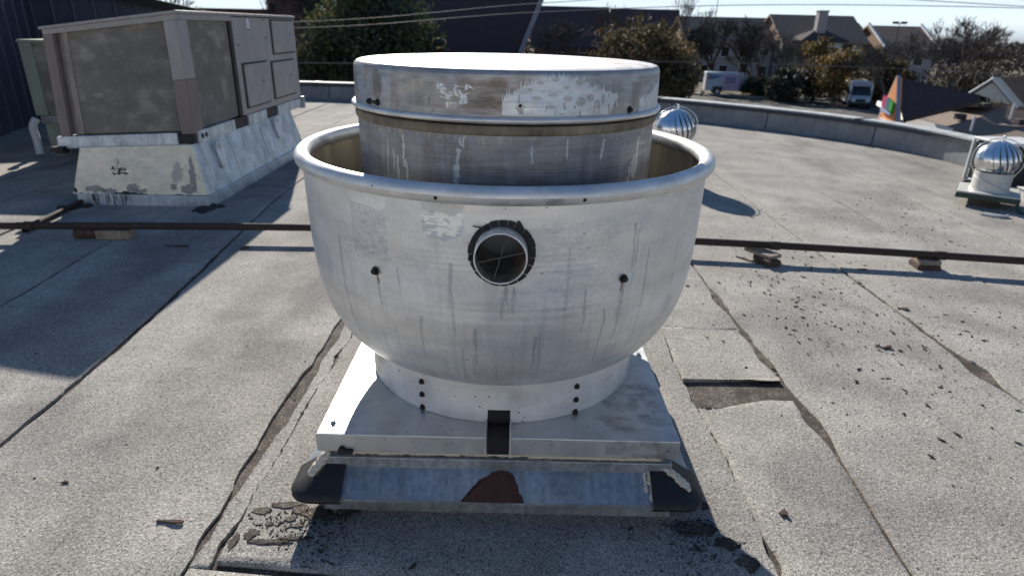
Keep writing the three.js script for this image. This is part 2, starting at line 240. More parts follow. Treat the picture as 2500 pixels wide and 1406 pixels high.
// ---------------------------------------------------------------- the exhaust fan on its curb
const blobPath = (g, cx, cy, rx, ry, R, n = 14, jag = 0.35) => { g.beginPath(); for (let i = 0; i <= n; i++) { const a = i / n * TAU, k = 1 - jag + 2 * jag * R(); g.lineTo(cx + Math.cos(a) * rx * k, cy + Math.sin(a) * ry * k); } g.closePath(); g.fill(); };
const run = (g, x, y, len, w, R, wob = 3) => { g.beginPath(); let px = x; const L = [], Rr = []; for (let i = 0; i <= 12; i++) { const t = i / 12; px += (R() - 0.5) * wob; const ww = w * (0.5 + 0.7 * R()) * (t > 0.9 ? 0.6 : 1); L.push([px - ww / 2, y + t * len]); Rr.unshift([px + ww / 2, y + t * len]); } [...L, ...Rr].forEach((p) => g.lineTo(...p)); g.closePath(); g.fill(); };
const bowlTex = canvasTex(2048, 512, (g, W, H) => {
  const R = rng(7), X = (d) => W * (0.5 + d / 360), Y = (h) => (0.93 - h) / 0.60 * H;
  g.fillStyle = 'rgb(220,221,221)'; g.fillRect(0, 0, W, H);
  for (let i = 0; i < 260; i++) { g.fillStyle = `rgba(${R() < 0.6 ? '178,184,190' : '236,237,236'},${0.06 + R() * 0.14})`; run(g, R() * W, R() * H * 0.8, 60 + R() * 260, 3 + R() * 12, R, 2); }
  for (let i = 0; i < 420; i++) { const y = R() * H; g.fillStyle = `rgba(${R() < 0.5 ? '176,184,192' : '238,238,236'},${0.07 + R() * 0.14})`; blobPath(g, R() * W, y, 6 + R() * 26, 4 + R() * 14, R); }
  // ghosts of two peeled labels
  g.fillStyle = 'rgba(184,192,198,0.4)'; g.fillRect(X(-38), Y(0.915), X(-27) - X(-38), 118);
  for (let i = 0; i < 420; i++) { g.fillStyle = `rgba(${R() < 0.55 ? '226,228,228' : '178,186,194'},0.4)`; blobPath(g, lerp(X(-38), X(-26.8), R()), Y(0.9) + R() * 110, 1 + R() * 4, 0.8 + R() * 2.2, R); }
  g.fillStyle = 'rgb(230,231,229)'; g.beginPath(); g.moveTo(X(-38.3), Y(0.93)); g.lineTo(X(-26.4), Y(0.93)); g.lineTo(X(-26.9), Y(0.905)); g.lineTo(X(-28), Y(0.893)); g.lineTo(X(-33), Y(0.9)); g.lineTo(X(-37.6), Y(0.9)); g.fill();
  g.fillStyle = 'rgb(204,206,205)'; g.beginPath(); g.moveTo(X(-17.9), Y(0.93)); g.lineTo(X(-7.8), Y(0.93)); g.lineTo(X(-8.2), Y(0.908)); g.lineTo(X(-12), Y(0.902)); g.lineTo(X(-17.4), Y(0.91)); g.fill();
  g.fillStyle = 'rgba(188,196,202,0.8)'; blobPath(g, X(-13), Y(0.875), 30, 28, R, 26, 0.16);
  g.fillStyle = 'rgb(236,237,236)'; for (let i = 0; i < 46; i++) blobPath(g, lerp(X(-17), X(-8.6), R()), lerp(Y(0.905), Y(0.855), R()), 1.5 + R() * 8, 1.2 + R() * 5, R, 11, 0.45);
  // fine scuffing to the right of the spout
  for (let i = 0; i < 1500; i++) { const d = 6 + R() * 22, h = 0.64 + R() * 0.25, k = 1 - Math.abs((d - 17) / 12) * 0.7; if (R() > k) continue; g.save(); g.translate(X(d), Y(h)); g.rotate(-0.7 + R() * 0.5); g.fillStyle = `rgba(${R() < 0.6 ? '178,187,196' : '238,240,240'},0.42)`; g.fillRect(0, 0, 2 + R() * 7, 0.8 + R() * 1.1); g.restore(); }
  // runs of dirty water
  const runs = [[32.5, 0.872, 0.13, 4], [33.6, 0.855, 0.15, 3], [31, 0.74, 0.2, 5], [-11.3, 0.79, 0.2, 5], [20.3, 0.72, 0.12, 4], [1.2, 0.74, 0.09, 7], [3.0, 0.735, 0.07, 5], [-24.9, 0.76, 0.08, 3], [-30.9, 0.735, 0.1, 4], [30.6, 0.733, 0.12, 5], [15.5, 0.83, 0.2, 3], [-6, 0.62, 0.12, 6], [9, 0.6, 0.12, 5], [26, 0.66, 0.16, 4], [-19, 0.64, 0.14, 4], [38, 0.8, 0.3, 3], [-44, 0.8, 0.3, 5]];
  for (const [d, h, l, w] of runs) { g.fillStyle = 'rgba(172,178,185,0.5)'; run(g, X(d), Y(h), l / 0.6 * H, w, R, 2.4); g.fillStyle = 'rgba(150,156,164,0.3)'; run(g, X(d) + 1, Y(h), l / 0.6 * H * 0.6, w * 0.6, R, 2); }
  for (let i = 0; i < 90; i++) { g.fillStyle = `rgba(164,170,177,${0.12 + R() * 0.28})`; run(g, R() * W, H * (0.5 + R() * 0.35), H * (0.08 + R() * 0.25), 1.5 + R() * 3.5, R, 1.8); }
  for (let i = 0; i < 60; i++) { g.fillStyle = 'rgba(240,241,240,0.4)'; run(g, R() * W, H * (0.72 + R() * 0.16), H * (0.05 + R() * 0.12), 1.5 + R() * 3, R, 2.5); }
  g.fillStyle = 'rgba(112,70,40,0.55)'; for (const [d, h] of [[-31, 0.733], [30.4, 0.728]]) run(g, X(d), Y(h), 26, 4, R, 1);
  for (let i = 0; i < 150; i++) { g.fillStyle = 'rgba(60,60,62,0.55)'; blobPath(g, R() * W, R() * H, 0.6 + R() * 1.3, 0.6 + R() * 1.3, R, 7); }
}, (i, j, c) => { const n = (hash(i, j, 3) - 0.5) * 9 + (noise(i / 1.4, j / 9, 8) - 0.5) * 9 + (fbm(i / 60, j / 40, 12, 4, 34) - 0.5) * 36, w = (fbm(i / 150, j / 90, 15, 3, 14) - 0.5) * 10; return [c[0] + n + w, c[1] + n, c[2] + n - w]; });
const capTex = canvasTex(2048, 192, (g, W, H) => {
  const R = rng(11), X = (d) => W * (0.5 + d / 360), Y = (h) => (1.2 - h) / 0.11 * H;
  g.fillStyle = 'rgb(168,167,167)'; g.fillRect(0, 0, W, H);
  for (let i = 0; i < 420; i++) { g.fillStyle = `rgba(${['128,121,114', '194,198,204', '148,141,134', '144,149,157'][i % 4]},${0.06 + R() * 0.12})`; run(g, R() * W, R() * H * 0.7 - 20, 30 + R() * 150, 4 + R() * 26, R, 3); }
  g.fillStyle = 'rgba(112,100,96,0.5)'; blobPath(g, X(-47.5), Y(1.15), 16, 74, R, 16, 0.18); g.fillStyle = 'rgba(184,190,198,0.55)'; run(g, X(-42), 0, H, 26, R, 4); run(g, X(-60), 0, H, 44, R, 4);
  for (let i = 0; i < 40; i++) { g.fillStyle = 'rgba(108,98,86,0.16)'; blobPath(g, lerp(X(-12), X(2), R()), lerp(Y(1.17), Y(1.1), R()), 8 + R() * 22, 5 + R() * 18, R); }
  // bright bare-metal splashes with hard, dripping edges
  g.fillStyle = 'rgb(206,212,217)';
  g.beginPath(); g.moveTo(X(-0.5), Y(1.095)); let a = -0.5; const up = []; for (; a < 34; a += 0.7) { const t = (a + 0.5) / 34, h = 1.125 + 0.062 * Math.sin(Math.min(1, t * 1.9 + 0.14) * Math.PI * 0.5) - 0.03 * smooth(0.62, 1, t); up.push([X(a), Y(h + (R() - 0.3) * 0.022)]); up.push([X(a + 0.32), Y(h - 0.004 - R() * 0.012)]); } up.forEach((p) => g.lineTo(...p)); g.lineTo(X(36), Y(1.093)); g.fill();
  g.beginPath(); up.length = 0; for (a = 52; a < 82; a += 0.8) { up.push([X(a), Y(1.13 + (a - 52) / 30 * 0.055 + (R() - 0.5) * 0.025)]); up.push([X(a + 0.4), Y(1.12 + (a - 52) / 30 * 0.05)]); } g.moveTo(X(52), Y(1.092)); up.forEach((p) => g.lineTo(...p)); g.lineTo(X(82), Y(1.092)); g.fill();
  for (let i = 0; i < 26; i++) { const d = lerp(-21, -9, R()), h = lerp(1.165, 1.12, R()); run(g, X(d), Y(h), 6 + R() * 20, 2 + R() * 7, R, 3); }
  run(g, X(-12.4), Y(1.14), 40, 14, R, 3); run(g, X(-15), Y(1.15), 26, 8, R, 3);
  for (let i = 0; i < 22; i++) run(g, X(34 + R() * 6), Y(1.15 - R() * 0.03), 10 + R() * 50, 2 + R() * 5, R, 3);
  g.fillStyle = 'rgba(172,172,173,0.75)'; for (const [d, h, rx, ry] of [[10, 1.135, 13, 11], [15, 1.142, 14, 10], [14.5, 1.115, 11, 11], [20, 1.135, 13, 18], [24.5, 1.125, 14, 26], [19.4, 1.16, 9, 10], [28, 1.135, 11, 20], [24, 1.172, 12, 18], [11, 1.17, 8, 10], [16, 1.178, 10, 12], [8, 1.155, 6, 6], [31, 1.12, 7, 26], [33, 1.13, 6, 30], [18, 1.098, 8, 6], [12, 1.15, 5, 4]]) blobPath(g, X(d), Y(h), rx * 0.72, ry * 0.8, R, 22, 0.16);
  g.fillStyle = 'rgba(120,122,128,0.7)'; run(g, X(5.2), Y(1.118), 34, 14, R, 2);
  for (let i = 0; i < 70; i++) { g.fillStyle = 'rgba(70,64,60,0.4)'; run(g, R() * W, H * (0.5 + R() * 0.4), 8 + R() * 40, 1 + R() * 2.4, R, 1.5); }
}, (i, j, c) => { const n = (hash(i, j, 3) - 0.5) * 10 + (fbm(i / 26, j / 22, 19, 4, 79) - 0.5) * 46, w = (fbm(i / 70, j / 50, 25, 3, 29) - 0.5) * 20; return [c[0] + n + w, c[1] + n + w * 0.4, c[2] + n - w * 0.5]; });
const drumTex = canvasTex(2048, 256, (g, W, H) => {
  const R = rng(17), X = (d) => W * (0.5 + d / 360), Y = (h) => (1.06 - h) / 0.2 * H;
  g.fillStyle = 'rgb(146,147,151)'; g.fillRect(0, 0, W, H);
  for (let i = 0; i < 500; i++) { g.fillStyle = `rgba(${['116,114,113', '172,178,187', '132,126,120'][i % 3]},${0.06 + R() * 0.14})`; run(g, R() * W, R() * H * 0.6 - 10, 40 + R() * 220, 3 + R() * 20, R, 2.4); }
  g.fillStyle = 'rgba(208,213,219,0.75)';
  for (const [d, h, l, w] of [[-35.6, 1.04, 0.08, 6], [-35, 0.98, 0.05, 7], [-41, 1.0, 0.05, 5], [-39, 0.985, 0.06, 6], [-13.5, 1.045, 0.02, 5], [-14.6, 1.02, 0.07, 9], [-15.3, 0.98, 0.05, 12], [-12, 1.05, 0.03, 4], [53.5, 0.985, 0.06, 20], [55.6, 1.03, 0.09, 9], [50, 0.96, 0.05, 8], [21, 1.045, 0.05, 4], [9.2, 1.03, 0.04, 4], [35.8, 1.04, 0.05, 7], [-44, 1.02, 0.1, 4]]) run(g, X(d), Y(h), l / 0.2 * H, w, R, 3);
  for (let i = 0; i < 90; i++) { g.fillStyle = `rgba(164,172,182,${0.15 + R() * 0.3})`; run(g, R() * W, R() * H * 0.8, 14 + R() * 90, 1.5 + R() * 5, R, 2.5); }
  for (let i = 0; i < 240; i++) { g.fillStyle = `rgba(190,180,158,${0.25 + R() * 0.3})`; run(g, R() * W, 2 + R() * 14, 4 + R() * 26, 1.5 + R() * 5, R, 2); }
}, (i, j, c) => { const n = (hash(i, j, 3) - 0.5) * 10 + (fbm(i / 40, j / 30, 29, 4, 51) - 0.5) * 36; return [c[0] + n, c[1] + n, c[2] + n]; });
const plateTex = canvasTex(1024, 1024, (g, W, H) => {
  const R = rng(23); g.fillStyle = 'rgb(218,218,216)'; g.fillRect(0, 0, W, H);
  for (let i = 0; i < 700; i++) { g.fillStyle = `rgba(${['182,188,193', '232,232,230', '174,170,162', '196,202,207'][i % 4]},${0.05 + R() * 0.12})`; blobPath(g, R() * W, R() * H, 8 + R() * 60, 6 + R() * 40, R); }
  for (let i = 0; i < 34; i++) { g.fillStyle = 'rgba(92,90,88,0.14)'; blobPath(g, W * (0.80 + R() * 0.17), H * (0.70 + R() * 0.24), 8 + R() * 30, 5 + R() * 18, R); }
  for (let i = 0; i < 90; i++) { g.fillStyle = 'rgba(40,38,36,0.7)'; blobPath(g, R() * W, H * (0.5 + R() * 0.5), 0.8 + R() * 3, 0.8 + R() * 2, R, 7); }
  g.fillStyle = 'rgba(150,132,96,0.25)'; blobPath(g, W * 0.83, H * 0.66, 46, 34, R); blobPath(g, W * 0.86, H * 0.62, 34, 20, R);
}, (i, j, c) => { const n = (hash(i, j, 3) - 0.5) * 9 + (fbm(i / 50, j / 50, 33, 4) - 0.5) * 30; return [c[0] + n, c[1] + n, c[2] + n]; });
const innerTex = dataTex(1024, 256, (i, j) => { const st = fbm(i / 9, j / 120, 51, 4, 113), l = fbm(i / 80, j / 50, 53, 4, 12), d = smooth(0.62, 0.8, fbm(i / 22, j / 22, 55, 4, 46)); const v = 0.72 + (st - 0.5) * 0.4 + (l - 0.5) * 0.55 - d * 0.25; return [222 * v, 205 * v, 172 * v]; });
const metalRough = dataTex(512, 512, (i, j) => { const v = 120 + fbm(i / 24, j / 24, 63, 4, 21, 21) * 70 + (fbm(i / 8, j / 90, 65, 3, 64, 6) - 0.5) * 50; return [v, v, v]; }, { srgb: false });
const dentBump = dataTex(1024, 256, (i, j) => { const v = 128 + (fbm(i / 46, j / 26, 163, 4, 22) - 0.5) * 150 + (noise(j / 3, 1, 165) - 0.5) * 22 + (noise(j / 9, 5, 167) - 0.5) * 22; return [v, v, v]; }, { srgb: false });
const F = {
  bowl: mat({ map: bowlTex, bumpMap: dentBump, bumpScale: 0.004, roughnessMap: metalRough, roughness: 0.78, metalness: 0.6 }),
  cap: mat({ map: capTex, bumpMap: dentBump, bumpScale: 0.003, roughnessMap: metalRough, roughness: 0.85, metalness: 0.65 }),
  capTop: mat({ map: plateTex, roughness: 0.6, metalness: 0.15 }),
  drum: mat({ map: drumTex, bumpMap: dentBump, bumpScale: 0.003, roughnessMap: metalRough, roughness: 0.95, metalness: 0.5 }),
  rim: mat({ map: plateTex, roughnessMap: metalRough, roughness: 0.8, metalness: 0.65 }),
  plate: mat({ map: plateTex, roughnessMap: metalRough, roughness: 0.8, metalness: 0.7, color: lin(0.78, 0.79, 0.8) }),
  collar: mat({ map: plateTex, roughnessMap: metalRough, roughness: 0.85, metalness: 0.35 }),
  inner: mat({ map: innerTex, roughness: 0.7, metalness: 0.1 }),
  grimeAndShade: mat({ map: paintTex(124, 114, 98, 70, 68), roughness: 0.85 }),  // brown deposit under the cap; also serves as painted shade inside the spout
  caulk: mat({ map: paintTex(196, 186, 168, 34, 66), roughness: 0.7 }),
  rust: mat({ map: dataTex(256, 256, (i, j) => { const v = fbm(i / 22, j / 22, 67, 5), w = hash(i, j, 4); return [44 + v * 30 + w * 12, 31 + v * 18 + w * 6, 28 + v * 12 + w * 5]; }), roughness: 0.95 }),
};
const fan = thing('exhaust_fan', 'large spun aluminium kitchen exhaust fan with round cap and wide bowl', 'exhaust fan', null, [0, 0, 0]);
{
  const csg = new Evaluator(); csg.attributes = ['position', 'normal', 'uv']; csg.useGroups = false;
  const hole = new Brush(new THREE.CylinderGeometry(0.0568, 0.0568, 0.3, 64).rotateX(Math.PI / 2).translate(0.002, 0.827, 0.6)); hole.updateMatrixWorld();
  const prof = [[0.424, 0.397], [0.436, 0.401], [0.452, 0.409], [0.470, 0.422], [0.488, 0.440], [0.506, 0.463], [0.5225, 0.490], [0.5375, 0.521], [0.550, 0.556], [0.560, 0.593], [0.567, 0.633], [0.5718, 0.68], [0.575, 0.73], [0.5775, 0.80], [0.5792, 0.87], [0.5805, 0.93]];
  const inn = prof.map(([r, y]) => [r - 0.004, y + (y < 0.45 ? 0.004 : 0)]).reverse();
  const cut = (pts) => { const b = new Brush(lathe(pts, 240)); b.updateMatrixWorld(); return csg.evaluate(b, hole, SUBTRACTION).geometry; };
  // closed shells so that the hole can be cut; outer and inner skins are separate parts with their own finish
  const skin = (outer, offset) => [...outer, ...outer.map(([r, y]) => [r + offset, y + (y < 0.45 ? -offset : 0)]).reverse(), outer[0]];
  const shellUV = (g, outerLen, total) => { const uv = g.attributes.uv; for (let i = 0; i < uv.count; i++) uv.setY(i, Math.min(1, uv.getY(i) * total / outerLen)); return g; };
  const len = (p) => p.reduce((s, q, i) => i ? s + Math.hypot(q[0] - p[i - 1][0], q[1] - p[i - 1][1]) : 0, 0);
  const so = skin(prof, -0.003), si = skin(inn.slice().reverse().map(([r, y]) => [r, y]), -0.002);
  const bowl = mesh('wind_band', shellUV(cut(so), len(prof), len(so)), F.bowl, fan);
  mesh('inner_skin', shellUV(cut(si), len(prof), len(si)), F.inner, bowl);
  const rimG = ring(0.5795, 0.0215, 0.951, 240, 18); { const uv = rimG.attributes.uv; for (let i = 0; i < uv.count; i++) uv.setXY(i, uv.getX(i) * 3.6, uv.getY(i) * 0.14); }
  const rim = mesh('rolled_rim', rimG, F.rim, bowl);
  for (const a of [-13.5, 17.5]) { const t = a * Math.PI / 180; mesh('rivet', orient(new THREE.SphereGeometry(0.0045, 10, 6), [0.599 * Math.sin(t), 0.945, 0.599 * Math.cos(t)], [Math.sin(t), 0, Math.cos(t)]), M.bolt, bowl); }
  for (const [a, y] of [[-31, 0.742], [30.4, 0.738]]) { const t = a * Math.PI / 180, r = 0.5785; mesh('bolt', orient(boltHead(0.0075, 0.008), [r * Math.sin(t), y, r * Math.cos(t)], [Math.sin(t), 0, Math.cos(t)]), M.bolt, bowl); }
  // floor of the bowl round the drum, motor drum, cap
  mesh('bowl_floor', lathe([[0.424, 0.404], [0.30, 0.42], [0.05, 0.43]], 120), F.inner, bowl);
  const drum = mesh('motor_drum', lathe([[0.40, 0.45], [0.4195, 0.5], [0.4205, 0.8], [0.421, 0.86], [0.4215, 1.06]].map((p) => p), 200), F.drum, fan);
  { const uv = drum.geometry.attributes.uv, p = drum.geometry.attributes.position; for (let i = 0; i < uv.count; i++) uv.setY(i, clamp((p.getY(i) - 0.86) / 0.2)); }
  const bandG = lathe([[0.4215, 1.052], [0.4265, 1.055], [0.428, 1.062], [0.4275, 1.072], [0.422, 1.0755], [0.39, 1.0755]], 200); { const uv = bandG.attributes.uv; for (let i = 0; i < uv.count; i++) uv.setXY(i, uv.getX(i) * 4, uv.getY(i) * 0.3); }
  mesh('top_band', bandG, F.grimeAndShade, drum);
  mesh('drum_lid', lathe([[0.39, 1.0755], [0.2, 1.08], [0.01, 1.08]], 60), F.grimeAndShade, drum);
  const capP = [[0.4265, 1.0945], [0.4262, 1.12], [0.4258, 1.15], [0.4254, 1.178], [0.4246, 1.186], [0.4218, 1.192], [0.4165, 1.1965]];
  const cap = mesh('motor_cap', lathe(capP, 200), F.cap, fan);
  const dome = [[0.4165, 1.1965], [0.409, 1.199], [0.40, 1.2003], [0.386, 1.2015], [0.3, 1.206], [0.2, 1.2095], [0.1, 1.2115], [0.004, 1.212]];
  const dg = lathe(dome, 200); { const uv = dg.attributes.uv, p = dg.attributes.position; for (let i = 0; i < uv.count; i++) uv.setXY(i, p.getX(i) * 1.1 + 0.5, p.getZ(i) * 0.55 + 0.1); }
  mesh('cap_top', dg, F.capTop, cap);
  const lip = lathe([[0.4262, 1.0955], [0.4325, 1.0945], [0.4365, 1.0905], [0.437, 1.086], [0.4345, 1.0815], [0.430, 1.080], [0.424, 1.0815]], 200); { const uv = lip.attributes.uv; for (let i = 0; i < uv.count; i++) uv.setXY(i, uv.getX(i) * 3, uv.getY(i) * 0.1); }
  mesh('rolled_lip', lip, F.rim, cap);
  mesh('cap_underside', lathe([[0.424, 1.0815], [0.40, 1.088], [0.05, 1.09]], 100), F.grimeAndShade, cap);
  for (const [a, y, L] of [[-52.7, 1.106, 0.007], [-47.2, 1.107, 0.007], [45.9, 1.104, 0.006]]) { const t = a * Math.PI / 180; mesh('bolt', orient(boltHead(0.006, L), [0.4262 * Math.sin(t), y, 0.4262 * Math.cos(t)], [Math.sin(t), 0, Math.cos(t)]), M.bolt, cap); }
  { const a = -52.7 * Math.PI / 180, b = -47.2 * Math.PI / 180; mesh('wire_tie', rod([0.43 * Math.sin(a), 1.106, 0.43 * Math.cos(a)], [0.43 * Math.sin(b), 1.107, 0.43 * Math.cos(b)], 0.003), M.bolt, cap); }
  { const t = 5 * Math.PI / 180, at = [0.4268 * Math.sin(t), 1.121, 0.4268 * Math.cos(t)]; const gm = mesh('grommet', orient(new THREE.TorusGeometry(0.0055, 0.002, 8, 18).rotateX(Math.PI / 2), at, [Math.sin(t), 0, Math.cos(t)]), F.rim, cap); mesh('plug', orient(new THREE.CylinderGeometry(0.0042, 0.0042, 0.002, 14), at, [Math.sin(t), 0, Math.cos(t)]), M.black, gm); }
  // collar under the bowl
  const cg = lathe([[0.4185, 0.2705], [0.4225, 0.273], [0.4228, 0.31], [0.4228, 0.40]], 200); { const uv = cg.attributes.uv; for (let i = 0; i < uv.count; i++) uv.setXY(i, uv.getX(i) * 2.6, uv.getY(i) * 0.13 + 0.3); }
  const collar = mesh('collar', cg, F.collar, fan);
  for (const [a, ys] of [[-31.1, [0.363, 0.322, 0.28]], [30.6, [0.36, 0.317, 0.277]]]) for (const y of ys) { const t = a * Math.PI / 180; mesh('bolt', orient(boltHead(0.0062, 0.006), [0.4228 * Math.sin(t), y, 0.4228 * Math.cos(t)], [Math.sin(t), 0, Math.cos(t)]), M.bolt, collar); }
  // base plate: square cover with turned-down edges and a round opening under the collar
  const s = 0.485, sh = new THREE.Shape(); sh.moveTo(-s, -s); sh.lineTo(s, -s); sh.lineTo(s, s); sh.lineTo(-s, s); sh.closePath();
  const pg = new THREE.ExtrudeGeometry(sh, { depth: 0.05, bevelEnabled: true, bevelSize: 0.003, bevelThickness: 0.003, bevelSegments: 2 }).rotateX(-Math.PI / 2).translate(0, 0.217, 0);
  const puv = metreUV(pg, 1); { const uv = puv.attributes.uv; for (let i = 0; i < uv.count; i++) uv.setXY(i, uv.getX(i) + 0.5, 0.5 - uv.getY(i)); }
  const base = mesh('base_plate', puv, F.plate, fan);
  for (const [x, z] of [[-0.455, 0.435], [0.46, 0.0]]) mesh('screw', orient(boltHead(0.006, 0.006), [x, 0.2705, z], [0, 1, 0]), M.galv, base);
  { const k = mesh('latch', [box(-0.425, -0.39, 0.214, 0.226, 0.488, 0.5, 0.003), orient(new THREE.CylinderGeometry(0.010, 0.010, 0.016, 16), [-0.42, 0.224, 0.494], [0, 0, 1])], M.black, base); }
  // black drain channel from collar to plate edge
  const ch = mesh('drain_channel', [plain(-0.0295, 0.0295, 0.2715, 0.2735, 0.395, 0.4915), plain(-0.0295, 0.0295, 0.2205, 0.2725, 0.4915, 0.4935)], M.black, fan);
  for (const sx of [-1, 1]) mesh('channel_side', slab([[sx * 0.0315 - 0.001, 0.285, 0.40], [sx * 0.0315 - 0.001, 0.284, 0.493], [sx * 0.0315 - 0.001, 0.222, 0.497], [sx * 0.0315 - 0.001, 0.222, 0.4885], [sx * 0.0315 - 0.001, 0.2715, 0.4885], [sx * 0.0315 - 0.001, 0.2715, 0.40]], [sx * 0.004, 0, 0]), F.rim, ch);
  mesh('channel_mouth', plain(-0.031, 0.031, 0.2715, 0.314, 0.39, 0.4235), M.black, ch);
  // grease spout with notched rubber collar, cross wires
  const SX = 0.002, SY = 0.827;
  const spout = mesh('grease_spout', lathe([[0.0545, -0.15], [0.0545, 0], [0.0552, 0.0012], [0.0575, 0.0012], [0.0582, 0], [0.0582, -0.15]], 72).rotateX(Math.PI / 2).translate(SX, SY, 0.632), F.rim, fan);
  mesh('spout_shade_lining', lathe([[0.0543, -0.165], [0.0543, -0.002]], 64).rotateX(Math.PI / 2).translate(SX, SY, 0.632), F.grimeAndShade, spout);  // dark coat stands in for the deep shade inside the spout
  for (const [a0] of [[75 - 180], [14]]) { const a = a0 * Math.PI / 180, c = Math.cos(a) * 0.054, d = Math.sin(a) * 0.054; mesh('cross_wire', rod([SX - c, SY - d, 0.618 + (a0 === 14 ? 0.004 : 0)], [SX + c, SY + d, 0.618 + (a0 === 14 ? 0.004 : 0)], 0.0017, 8), mat({ color: lin(0.10, 0.09, 0.085), roughness: 0.7, metalness: 0.4 }), spout); }
  mesh('wire_eye', [new THREE.TorusGeometry(0.0042, 0.0011, 6, 16).translate(SX - 0.0685, SY - 0.018, 0.583), rod([SX - 0.064, SY - 0.017, 0.583], [SX - 0.055, SY - 0.014, 0.61], 0.0011, 6)], M.bolt, spout);
  mesh('wire_tail', rod([SX - 0.062, SY + 0.058, 0.585], [SX - 0.022, SY + 0.052, 0.592], 0.0016, 6), M.bolt, spout);
  { // rubber collar lies on the curved wall; notches cut from its outer edge
    const R = rng(31), pos = [], idx = [], CX = SX + 0.002, CY = SY - 0.004; const tabs = 21; let a0 = 0.2; const at = (r, a, lift) => { const x = CX + Math.cos(a) * r, y = CY + Math.sin(a) * r; return [x, y, Math.sqrt(0.5825 ** 2 - x * x) + lift]; };
    const widths = Array.from({ length: tabs }, () => 0.8 + R() * 0.4), sum = widths.reduce((p, q) => p + q);
    for (let k = 0; k < tabs; k++) { const w = widths[k] / sum * TAU, g0 = 0.011, ro = 0.0755 + (R() - 0.5) * 0.003 + (k === 2 ? 0.008 : 0), ri = 0.05, rm = 0.064, NB = 5;
      for (let m = 0; m < NB; m++) { const b = a0 + g0 + (w - 2 * g0) * m / NB, c = a0 + g0 + (w - 2 * g0) * (m + 1) / NB, st = pos.length / 3; const q0 = k === 2 ? ro - 0.012 * Math.abs(m / NB - 0.9) : ro, q1 = k === 2 ? ro - 0.012 * Math.abs((m + 1) / NB - 0.9) : ro;
        for (const [r, a, l] of [[ri, b, 0.003], [q0, b, 0.003], [q1, c, 0.003], [ri, c, 0.003], [q0, b, 0], [q1, c, 0]]) pos.push(...at(r, a, l)); idx.push(st, st + 1, st + 2, st, st + 2, st + 3, st + 1, st + 4, st + 5, st + 1, st + 5, st + 2); }
      const st = pos.length / 3; for (const [r, a] of [[ri, a0 - g0], [rm, a0 - g0], [rm, a0 + g0], [ri, a0 + g0]]) pos.push(...at(r, a, 0.003)); idx.push(st, st + 1, st + 2, st, st + 2, st + 3); a0 += w; }
    const g = new THREE.BufferGeometry(); g.setAttribute('position', new THREE.Float32BufferAttribute(pos, 3)); g.setIndex(idx); g.computeVertexNormals(); mesh('rubber_collar', g, M.rubber, spout);
  }
}
